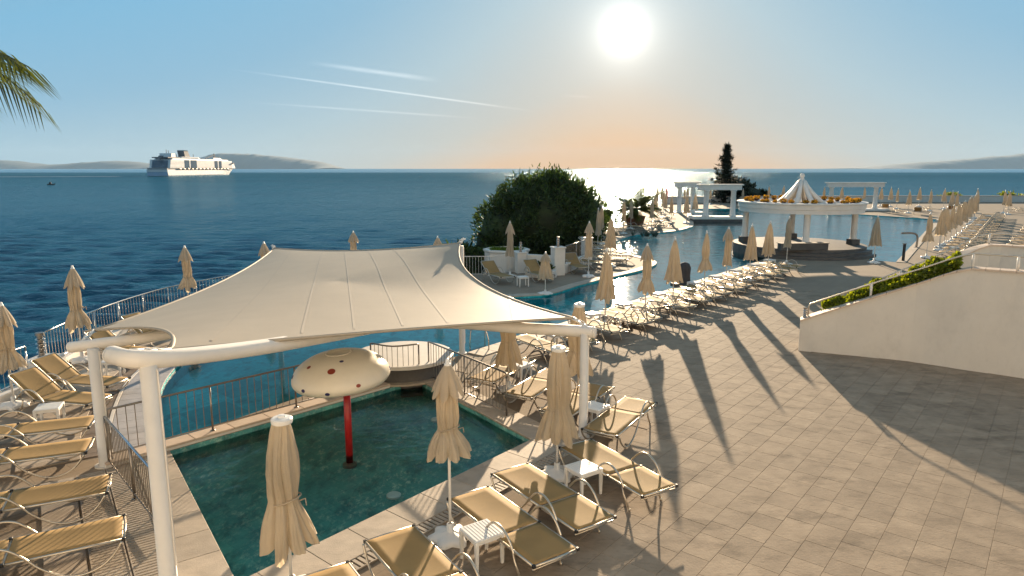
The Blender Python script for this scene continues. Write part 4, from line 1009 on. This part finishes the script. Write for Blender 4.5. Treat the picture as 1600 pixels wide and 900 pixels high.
# ------------------------------------------------------------------ gazebo
gx, gy = stage_c; gz = .55
t = thing('gazebo_stage', 'dark stone stage with curved steps under the round gazebo', 'stage', (gx, gy, 0))
for i, (r_, z0, z1, a0, a1) in enumerate(((4.1, -.41, gz, 0, 360), (4.42, 0, .37, -150, -30), (4.75, 0, .185, -140, -40))):
    b = MB(); pts = [(r_*math.cos(R(a0+(a1-a0)*k/48)), r_*math.sin(R(a0+(a1-a0)*k/48))) for k in range(48 if a1-a0 == 360 else 49)]
    b.prism(pts, z0, z1); b.build('platform' if i == 0 else 'step', 'stone', t)
b = MB(); b.box((-1.3, -3.9, gz+.2), (3.0, .5, .4), .12, .02); b.build('bench_block', 'stone', t); b = MB(); b.box((-1.3, -3.9, gz+.42), (3.1, .6, .04), .12, .01); b.build('bench_top', 'coping', t)
g = thing('gazebo', 'white round open gazebo with flowers on its ring roof', 'gazebo', (gx, gy, gz)); g.scale = (.94, .94, 1)
for a in (165, 255, 345, 75):
    c = (3.55*math.cos(R(a)), 3.55*math.sin(R(a))); b = MB(); b.lathe([(.25, .35), (.25, .38), (.215, .42), (.20, 2.0), (.235, 2.06), (.235, 2.12)], 20); b.build('column', 'white', g, True, loc=(c[0], c[1], 0))
    b = MB(); b.box((0, 0, .175), (.62, .62, .35), .2, .015); b.build('column_base', 'stone', g, loc=(c[0], c[1], 0))
b = MB(); b.lathe([(3.0, 2.1), (4.05, 2.1), (4.05, 2.36), (4.12, 2.38), (4.12, 2.62), (4.22, 2.66), (4.22, 2.74), (3.85, 2.76), (3.0, 2.62), (3.0, 2.1)], 72); b.build('ring_beam', 'white', g)
for k in range(8):
    a = R(k*45+12); d = V((math.cos(a), math.sin(a), 0)); b = MB(); b.tube([d*r_+V((0, 0, z_)) for r_, z_ in ((1.6, 2.5), (1.1, 2.88), (.7, 3.28), (.38, 3.68), (.18, 4.05))], [.18, .17, .16, .14, .10], 8); b.build('rib', 'white', g, True)
b = MB(); b.lathe([(1.5, 2.5), (1.95, 2.5), (1.95, 2.68), (1.5, 2.68), (1.5, 2.5)], 48); b.build('inner_ring', 'white', g)
for k in range(8):
    a = R(k*45+12); b = MB(); b.box((2.5*math.cos(a), 2.5*math.sin(a), 2.52), (1.2, .16, .16), a); b.build('spoke', 'white', g)
b = MB(); b.lathe([(.22, 4.0), (.24, 4.07), (.15, 4.15), (.12, 4.27), (.16, 4.35), (.14, 4.47), (.06, 4.53), (0, 4.54)], 16); b.build('finial', 'white', g, True)
fl = MB(); rr = random.Random(2)
leaves(fl, 70, rr, lambda: ((lambda v: (V((v.x*.2, v.y*.2, .2+abs(v.z)*.16)), v))(V((rr.gauss(0, 1), rr.gauss(0, 1), rr.gauss(0, 1))).normalized())), .12, .8)
fl_me = fl.mesh('blossoms', 'flower', fix=False); pt = MB(); pt.lathe([(.14, 0), (.2, .2), (.17, .24), (0, .25)], 12); pt_me = pt.mesh('pot', 'flowerdark')
for i in range(36):
    a = R(i*10+rr.uniform(-2.5, 2.5)); r_ = 3.3+rr.uniform(-.2, .22)
    if 262 < (i*10) % 360 < 278: continue
    t = thing('flower_pot', 'clump of orange flowers in a brown pot on the gazebo ring roof', 'flower pot', (gx+r_*math.cos(a), gy+r_*math.sin(a), gz+2.66), rr.random()*6, 'orange flower pots on the gazebo roof'); put('blossoms', fl_me, t); put('pot', pt_me, t); t.scale = (rr.uniform(.62, .85),)*3
# ------------------------------------------------------------------ pergolas
def pergola(label, x, y, wd, zt, base_z, cols, slab=None):
    t = thing('pergola', label, 'pergola', (x, y, 0), 0, 'white pergolas by the pool')
    for c in cols:
        b = MB(); b.lathe([(.36, base_z), (.36, base_z+.12), (.27, base_z+.2), (.25, zt-.75), (.34, zt-.68), (.34, zt-.6)], 18); b.build('column', 'white', t, True, loc=(c, 0, 0))
    b = MB(); b.box((0, 0, zt-.36), (wd, .62, .48), 0, .02); b.build('lintel', 'white', t); b = MB(); b.box((0, 0, zt-.06), (wd+.3, .86, .12), 0, .02); b.build('cornice', 'white', t)
    if slab:
        b = MB(); b.box((0, .2, base_z-.13), (slab, 2.2, .26), 0, .02); b.build('base_slab', 'white', t); b = MB(); b.box((0, .2, base_z-.8), (slab-.3, 2.0, 1.1), 0); b.build('base_block', 'stone', t)
pergola('front white pergola standing on a slab in the pool', 21.4, 71, 4.4, 3.8, .5, (-1.35, 1.45), 5.6)
pergola('rear white pergola seen left of the front one', 21.6, 85, 3.0, 3.75, .1, (-.9, .75), 4)
pergola('long white pergola at the far right pool side', 43.8, 88, 7.2, 3.65, .3, (-3.0, 2.7), 8.5)
# ------------------------------------------------------------------ far sea wall
t = thing('far_sea_wall', 'long low pale wall along the far sea side of the terrace', 'wall'); b = MB()
for q in band([(24, 108.5), (40, 111), (66, 112), (108, 112)], -.2, .2, 0, 0, 6, False, 0): b.prism(q, -.3, .95)
b.build('wall_body', 'wall', t); b = MB()
for q in band([(24, 108.5), (40, 111), (66, 112), (108, 112)], -.26, .26, 0, 0, 4, False, .03): b.prism(q, .951, 1.02)
b.build('wall_cap', 'cap', t)
# ------------------------------------------------------------------ planter, pillars, parapet by the bush
t = thing('round_planter', 'white octagonal planter with short green grass', 'planter', (-.3, 37.0, 0)); b = MB(); b.lathe([(1.15, -.5), (1.2, .9), (1.28, 1.0), (1.28, 1.08), (1.1, 1.1), (1.08, .95), (0, .95)], 8); b.build('planter_body', 'white', t); rr = random.Random(4); b = MB()
leaves(b, 1500, rr, lambda: (V((rr.uniform(-1, 1)*.9, rr.uniform(-1, 1)*.9, .94+rr.uniform(0, .06))), V((0, 0, 1))), .16, .2, 1.5); tag(b.build('grass', 'grass', t, fix=False), kind='stuff')
def pillar(label, x, y, h, wd):
    t = thing('white_pillar', label, 'pillar', (x, y, 0), 0, 'white lantern pillars'); b = MB(); b.box((0, 0, h/2), (wd, wd, h), .3, .02); b.build('shaft', 'white', t); b = MB(); b.box((0, 0, h+.03), (wd+.08, wd+.08, .06), .3, .01); b.build('cap', 'white', t)
    return t
pillar('white pillar with lamp right of the octagonal planter', .45, 35.4, 1.05, .5); bollard('bollard lamp on the pillar right of the octagonal planter', .45, 35.4, 1.115, .9)
pillar('taller white pillar with lamp left of the short parapet railing', 2.35, 34.7, 1.4, .58); bollard('bollard lamp on the taller pillar by the parapet railing', 2.35, 34.7, 1.465, .9)
pillar('white pillar at the right end of the short parapet railing', 4.25, 38.6, 1.5, .5); bollard('bollard lamp on the pillar right of the parapet railing', 4.25, 38.6, 1.565, .7)
t = thing('sea_parapet', 'low white parapet wall below the round bush', 'wall'); b = MB(); b.prism([(.7, 35.6), (2.1, 34.9), (2.2, 35.15), (.8, 35.85)], 0, .95); b.prism([(2.7, 34.9), (4.1, 38.3), (3.9, 38.45), (2.5, 35.0)], 0, .5); b.build('wall_body', 'white', t)
t = thing('trough_planter', 'low white trough with dark shrub between the pillars', 'planter', (1.45, 33.9, 0)); b = MB(); b.box((0, 0, .2), (1.5, .6, .4), -.35, .02); b.build('trough', 'white', t); b = MB(); rr = random.Random(6)
leaves(b, 900, rr, lambda: ((lambda v: (V((v.x*.6, v.y*.25, .42+abs(v.z)*.38)), v))(V((rr.gauss(0, 1), rr.gauss(0, 1), rr.gauss(0, 1))).normalized()*rr.uniform(.6, 1))), .14, .4); b.build('shrub', 'leafdark', t, fix=False)
# ------------------------------------------------------------------ trees and shrubs
def blob(b, c, r, rnd, seg=12):
    rows = []
    for i in range(seg//2+1):
        ph = math.pi*i/(seg//2); row = []
        for j in range(seg+1):
            th = 2*math.pi*(j % seg)/seg; k = 1+.12*math.sin(3*th+i)+.08*math.sin(5*th-2*i)
            row.append((c[0]+r[0]*k*math.sin(ph)*math.cos(th), c[1]+r[1]*k*math.sin(ph)*math.sin(th), c[2]+r[2]*k*math.cos(ph)))
        rows.append(row)
    b.grid(rows)
def crown(b, inner, lobes, n, size, seed, asp=.22, core=.8, up=.3):
    rr = random.Random(seed); tot = sum(l[1][0]*l[1][2] for l in lobes)
    for c, r in lobes:
        k = int(n*r[0]*r[2]/tot); blob(inner, c, [q*core for q in r], rr)
        tufts = [V((rr.gauss(0, 1), rr.gauss(0, 1), rr.gauss(0, 1))).normalized() for _ in range(max(6, k//26))]
        def fn():
            v = rr.choice(tufts); q = rr.uniform(.78, 1.0)+(.07*rr.random() if rr.random() < .3 else 0); s_ = .085
            g_ = lambda: max(-1.3, min(1.3, rr.gauss(0, 1)))*s_
            p = V((c[0]+r[0]*(v.x*q+g_()), c[1]+r[1]*(v.y*q+g_()), c[2]+r[2]*(v.z*q+g_()))); return p, v
        leaves(b, k, rr, fn, size, asp, up)
def shrub(name, label, cat, loc, lobes, n, size, seed, mat='leafdark', asp=.22, up=.3, trunk=None, core=.8, group=None):
    t = thing(name, label, cat, loc, 0, group); b, i = MB(), MB(); crown(b, i, lobes, n, size, seed, asp, core, up); b.build('crown', mat, t, fix=False); i.build('inner_crown', mat, t, True)
    if trunk:
        b = MB()
        for path, r in trunk: b.tube(path, r, 8)
        b.build('trunk', 'bark', t, True)
    return t
shrub('round_bush', 'big dark green round pine bush rising behind the sea parapet', 'bush', (2.1, 51.0, -2.4),
      [((.3, 0, 3.4), (3.2, 3.2, 3.1)), ((-2.0, .3, 2.7), (2.3, 2.6, 2.3)), ((2.3, -.1, 3.2), (1.9, 2.4, 2.6)), ((-.7, .2, 4.4), (2.3, 2.4, 1.75)), ((1.1, .2, 4.7), (2.0, 2.2, 1.75)), ((-3.1, .1, 1.9), (1.25, 1.6, 1.5)), ((-1.2, -1, 1.2), (2.6, 2.0, 1.6)), ((2.0, -1, 1.3), (2.0, 2.0, 1.6))],
      30000, .27, 21, 'leafdark', .24, .5, [([(0, 0, -6), (.1, 0, -1), (0, 0, 2)], [.45, .35, .25]), ([(0, 0, -.5), (1.2, 0, 1), (1.8, 0, 3)], [.25, .2, .12]), ([(0, 0, -.5), (-1.2, 0, 1), (-2, 0, 2.4)], [.25, .2, .12])]).scale = (1.17, 1.1, 1.17)
shrub('leafy_bush', 'yellow green bush showing beside the right sail corner', 'bush', (-3.1, 38.2, -1.2), [((0, 0, 1.2), (1.4, 1.4, 1.3)), ((-1.2, 0, .9), (1.1, 1.1, 1.0)), ((1.0, .2, .9), (1.0, 1.0, 1.1))], 3500, .3, 22, 'leafdark', .25, .6)
shrub('feathery_shrub', 'loose feathery shrub between the round bush and the small palm', 'shrub', (6.9, 58.5, -.8), [((0, 0, 2.2), (1.5, 1.2, 1.3)), ((1.1, 0, 1.9), (1.0, 1, 1.0)), ((-1.0, 0, 2.0), (.9, .9, 1.1))], 1500, .3, 23, 'leafdark', .25, .5, [([(0, 0, -1), (0, 0, 1.6)], .1)], core=.45)
shrub('low_sea_bush', 'dark bush right of the pointed conifer', 'bush', (36.8, 113.5, -1.0), [((0, 0, 2.6), (2.6, 2.2, 2.3)), ((2.4, 0, 2.0), (2.2, 2, 1.7)), ((-1.8, 0, 3.0), (1.6, 1.6, 2.0)), ((4.3, 0, 1.5), (1.6, 1.5, 1.3))], 5000, .5, 24, 'needle', .3, .4)
for i, (x, y, sx) in enumerate(((73, 114.5, 2.2), (83, 114.8, 3.0), (92, 114.8, 2.6))):
    shrub('sea_wall_shrub', 'light green shrub behind the far sea wall, %s from the right poolside row' % ORD[i], 'shrub', (x, y, -2.1), [((0, 0, 2.0), (sx, 1.3, 1.5)), ((sx*.6, 0, 1.8), (sx*.7, 1.2, 1.2))], 1400, .4, 60+i, 'hedge', .3, .4, group='shrubs behind the far sea wall')
# conifer
t = thing('conifer_tree', 'tall pointed dark conifer behind the front pergola', 'tree', (34.0, 110, -1)); b = MB(); b.tube([(0, 0, 0), (0, 0, 5), (0, 0, 10.2)], [.3, .2, .03], 8); b.build('trunk', 'bark', t, True); b = MB(); rr = random.Random(9)
for i in range(112):
    f = i/112; z = .8+9.2*f; L = (2.75*(1-f)**.8+.18)*rr.choice((.5, .75, .95, 1.2))*rr.uniform(.85, 1.1); a = i*2.4+rr.uniform(-.4, .4); d = V((math.cos(a), math.sin(a), 0))
    for k in range(46):
        q = rr.random()**.7; p = d*L*q+V((0, 0, z-.35*q*L*.5+.55*q*q*L*.5)); s = V((rr.gauss(0, 1), rr.gauss(0, 1), rr.gauss(0, .6)))
        nd = (d*.8+s*.7+V((0, 0, .25))).normalized(); sd_ = nd.cross(V((0, 0, 1))); sd_ = sd_.normalized()*.15 if sd_.length > .01 else V((.15, 0, 0)); l_ = rr.uniform(.35, .75)
        p = p+s*.08; b.add([p-sd_, p+nd*l_, p+sd_], [(0, 1, 2)])
b.build('crown', 'needle', t, fix=False)
# small palm in pot on the peninsula
def frond(b, base, az, L, droop, rr, leaf=.5, nl=26, rise=.6, wid=.03):
    d = V((math.cos(az), math.sin(az), 0)); sd_ = V((-d.y, d.x, 0)); pts = []
    for i in range(13):
        f = i/12; pts.append(base+d*L*f*(1-.18*f*droop)+V((0, 0, L*(rise*f-droop*f*f))))
    b.tube(pts, [.02*(1-.8*i/12) for i in range(13)], 5)
    for i in range(nl):
        f = .14+.86*i/nl; k = min(int(f*12), 11); p = pts[k].lerp(pts[k+1], f*12-k); tg = (pts[k+1]-pts[k]).normalized()
        for s in (-1, 1):
            ll = leaf*math.sin(math.pi*min(1, .22+f*.72))**.8*rr.uniform(.85, 1.1); dr = (sd_*s*.8+tg*.75+V((0, 0, -.05))).normalized()
            q1 = p+dr*ll*.5+V((0, 0, -.06*ll)); q2_ = p+dr*ll+V((0, 0, -.45*ll)); wv = tg*wid
            b.add([p-wv*.4, p+wv*.4, q1+wv*.6, q2_, q1-wv*.6], [(0, 1, 2, 4), (4, 2, 3)])
t = thing('small_palm', 'small bushy palm in a brown pot on the sunlit peninsula', 'palm tree', (11.6, 64.5, 0)); b = MB(); b.lathe([(.7, 0), (.95, .9), (1.0, 1.0), (.85, 1.0), (.8, .85), (0, .85)], 20); b.build('pot', 'terracotta', t, True); b = MB(); b.tube([(0, 0, .8), (0, 0, 1.7)], [.28, .22], 10); b.build('trunk', 'bark', t, True); rr = random.Random(14)
for i in range(30):
    b = MB(); el = rr.uniform(.15, 1.5); frond(b, V((0, 0, 1.5)), i*2.4, rr.uniform(1.7, 2.7), rr.uniform(.3, .7), rr, .85, 20, el, .085); b.build('frond', 'palm', t, fix=False)
t = thing('spiky_plant', 'grey green spiky plants on the pool edge below the small palm', 'plant', (9.9, 54.6, 0)); b = MB(); rr = random.Random(15)
for i in range(9):
    c = V((rr.uniform(-1.6, 1.6), rr.uniform(-.5, .5), .02))
    for k in range(26):
        a = rr.random()*6.3; d = V((math.cos(a), math.sin(a), rr.uniform(.5, 1.8))).normalized(); s = d.cross(V((0, 0, 1))).normalized()*.035; L = rr.uniform(.5, .95); b.add([c-s, c+s, c+d*L], [(0, 1, 2)])
b.build('leaves', 'agave', t, fix=False)
# foreground palm whose frond hangs into the upper left corner
t = thing('palm_tree', 'palm tree off the left edge with drooping frond in the sky corner', 'palm tree', (-7.0, 7.0, 0)); b = MB(); b.tube([(0, 0, 0), (.05, 0, 3), (0, .05, 6.9)], [.2, .15, .13], 12); b.build('trunk', 'bark', t, True); rr = random.Random(17)
for az, L, dr, ri in ((-.02, 2.35, .52, .44), (.22, 2.3, .66, .42), (-.2, 2.0, .62, .36), (.1, 2.25, .42, .34), (2.2, 2.0, .6, .8), (3.1, 2.0, .5, .7), (4.0, 2.0, .7, .7), (1.3, 1.6, .5, .9), (5.0, 1.8, .6, .7)):
    b = MB(); frond(b, V((0, .05, 6.6)), az, L, dr, rr, .95, 34, ri, .026); b.build('frond', 'palm', t, fix=False)
# ------------------------------------------------------------------ cruise ship
t = thing('cruise_ship', 'large white cruise ship seen from astern on the sea', 'ship', (-703, 1372, -10), R(91.0)); t.scale = (1.12, 1, .86)   # local +X runs to the bow
def deckbox(name, x0, x1, z0, z1, hw, mat, rake=0, brake=0, par=t):
    b = MB(); vs = []
    for z, k in ((z0, 0), (z1, 1)):
        vs += [(x0+rake*k, -hw, z), (x1+brake*k, -hw, z), (x1+brake*k, hw, z), (x0+rake*k, hw, z)]
    b.add(vs, [(3, 2, 1, 0), (4, 5, 6, 7), (0, 1, 5, 4), (1, 2, 6, 5), (2, 3, 7, 6), (3, 0, 4, 7)]); return b.build(name, mat, par)
b = MB(); rows = []
for z, x0, xb in ((-3, 4, 322), (2, 2, 326), (9, 0, 336), (15, 0, 346)):
    hw = 20.5 if z > 0 else 19; r_ = []
    for f in (0, .3, .6, .75, .86, .93, .98, 1): r_.append((x0+(xb-x0)*f, -hw*(1 if f < .7 else max(0, 1-((f-.7)/.3)**2)), z))
    rows.append(r_+[(x, -y, z_) for x, y, z_ in r_[::-1]])
b.grid(rows); b.f.append(tuple(range(3*16, 4*16))); b.f += [(i*16, (i+1)*16, (i+1)*16+15, i*16+15) for i in range(3)]
b.build('hull', 'shipwhite', t)
deckbox('stern_panel', -.6, 0, 1, 9.5, 20, 'shipblue'); deckbox('promenade_gap', 1, 300, 15.0, 18.4, 19.6, 'shipdark')
for k in range(3): deckbox('stern_deck', -1.2, 3, 10+k*2.9, 10.9+k*2.9, 20.3, 'shipwhite')
deckbox('superstructure', 10, 300, 18.4, 38, 20.5, 'shipwhite', 6, -3); deckbox('bridge_block', 292, 318, 18, 31, 19.5, 'shipwhite', 0, -8)
deckbox('stern_glass', 8.8, 10.2, 19.5, 36.5, 15.5, 'shipglass', 6, 6); deckbox('bridge_wing', 296, 303, 30.2, 33, 24, 'shipdark')
for x0, x1 in ((70, 88), (96, 120), (206, 220), (228, 240)):
    for s in (-1, 1): b = MB(); b.box(((x0+x1)/2, s*20.5, 28), (x1-x0, 1.0, 19)); b.build('window_bank', 'shipglass', t)
for k in range(6):
    for s in (-1, 1): b = MB(); b.box((155, s*20.55, 20.4+k*2.95), (286, .7, .55)); b.build('balcony_line', 'shipdark', t)
for k in range(14):
    for s in (-1, 1): b = MB(); b.tube([(40+k*17, s*21.3, 16.6), (51+k*17, s*21.3, 16.6)], 1.45, 8); b.build('lifeboat', 'orange', t, True)
deckbox('upper_deck', 26, 285, 38, 41.5, 18, 'shipwhite', 2, -6); deckbox('stern_tower', 34, 52, 41.5, 53, 12, 'shipwhite', 2, -2); deckbox('pool_house', 70, 150, 41.5, 45.5, 15, 'shipwhite', 0, -8)
deckbox('glass_band', 72, 140, 42.4, 44.2, 15.4, 'shipglass'); deckbox('funnel', 100, 122, 45.5, 60, 7, 'shipdark', -4, -9); deckbox('funnel_cap', 97, 113, 60, 62, 7.4, 'shipglass')
deckbox('stern_arch', 6, 12, 38, 47, 3, 'shipdark', 10, 12); deckbox('sports_deck', 14, 60, 41.5, 44, 16, 'shipdark'); deckbox('fore_house', 215, 262, 41.5, 46, 13, 'shipwhite', 4, -10)
b = MB(); b.tube([(205, 0, 44), (250, 0, 54)], 1.0, 6); b.tube([(250, 0, 44), (250, 0, 58)], 1.2, 6); b.tube([(238, 0, 45), (256, 0, 50)], 1.0, 6); b.build('crane_arm', 'shipdark', t)
for x, z in ((40, 62), (48, 60), (78, 52), (86, 54), (150, 54), (272, 50)): b = MB(); b.tube([(x, 0, 40), (x, 0, z)], [.9, .5], 6); b.build('mast', 'shipdark', t)
b = MB(); b.add([(346, 0, 15), (335, -5, 15), (300, -14, 15.5), (300, 14, 15.5), (335, 5, 15), (340, 0, 19)], [(0, 1, 5), (1, 2, 5), (2, 3, 5), (3, 4, 5), (4, 0, 5)]); b.build('bow_rail', 'shipwhite', t)
# wake line and small buoy boat
t = thing('small_boat', 'tiny dark boat on the water left of the cruise ship', 'boat', (-433, 648, -10), .4); b = MB(); b.add([(-2.6, -1, .0), (2, -1, .0), (3.4, 0, .3), (2, 1, 0), (-2.6, 1, 0), (-2.8, -1.2, 1.0), (2.3, -1.2, 1.1), (4, 0, 1.5), (2.3, 1.2, 1.1), (-2.8, 1.2, 1.0)], [(0, 1, 2, 3, 4), (5, 6, 7, 8, 9)]+[(i, (i+1) % 5, 5+(i+1) % 5, 5+i) for i in range(5)]); b.build('hull', 'stone', t); b = MB(); b.box((-.4, 0, 1.8), (1.8, 1.6, 1.6), 0, .15); b.build('cabin', 'darkcloth', t); b = MB(); b.tube([(.2, 0, 2.5), (.2, 0, 4.2)], .08, 6); b.build('mast', 'dsteel', t)
b = MB(); rr = random.Random(3); P = arc([(-1650, 1180, 0), (-1200, 1210, 0), (-900, 1270, 0), (-760, 1340, 0)], 12)
b.grid([[(p.x, p.y-9-rr.uniform(0, 6), -9.9) for p in P], [(p.x, p.y+9+rr.uniform(0, 6), -9.9) for p in P]]); MT['foam'] = M('wake_foam', (.45, .55, .6), .3, .05, .7); tag(b.build('water_wake', 'foam'), kind='structure')

# ------------------------------------------------------------------ unseen hotel facade added behind the viewpoint to bounce warm fill light
t = thing('added_bounce_hotel', 'added unseen hotel facade bouncing warm light onto the terrace', 'building', (6, -3.2, 0))
b = MB(); b.box((0, -4, 6.5), (96, 8, 13)); b.build('wall', 'facade', t)
for fl_ in range(4):
    for k in range(-11, 12):
        if fl_ == 1 and k in (-2, -1): pass
        b = MB(); b.box((k*4.1, .02, 1.7+fl_*3.2), (1.9, .06, 2.1)); f_ = b.build('window', 'shipglass', t); b = MB(); b.box((k*4.1, .06, .58+fl_*3.2), (2.1, .1, .08)); b.build('sill', 'white', f_)
# ------------------------------------------------------------------ thin sea haze
hm = bpy.data.materials.new('sea_haze'); hm.use_nodes = True; ht = NT(hm.node_tree); ht.n.clear()
pv_ = ht.add('ShaderNodeVolumePrincipled', {'Color': (.52, .76, 1.0, 1), 'Density': HAZE, 'Anisotropy': 0.0})
ht.l.new(pv_.outputs[0], ht.add('ShaderNodeOutputMaterial').inputs['Volume'])
MT['haze'] = hm
b = MB(); b.box((0, 13450, 345), (50200, 27200, 720)); tag(b.build('haze', 'haze'), kind='stuff')
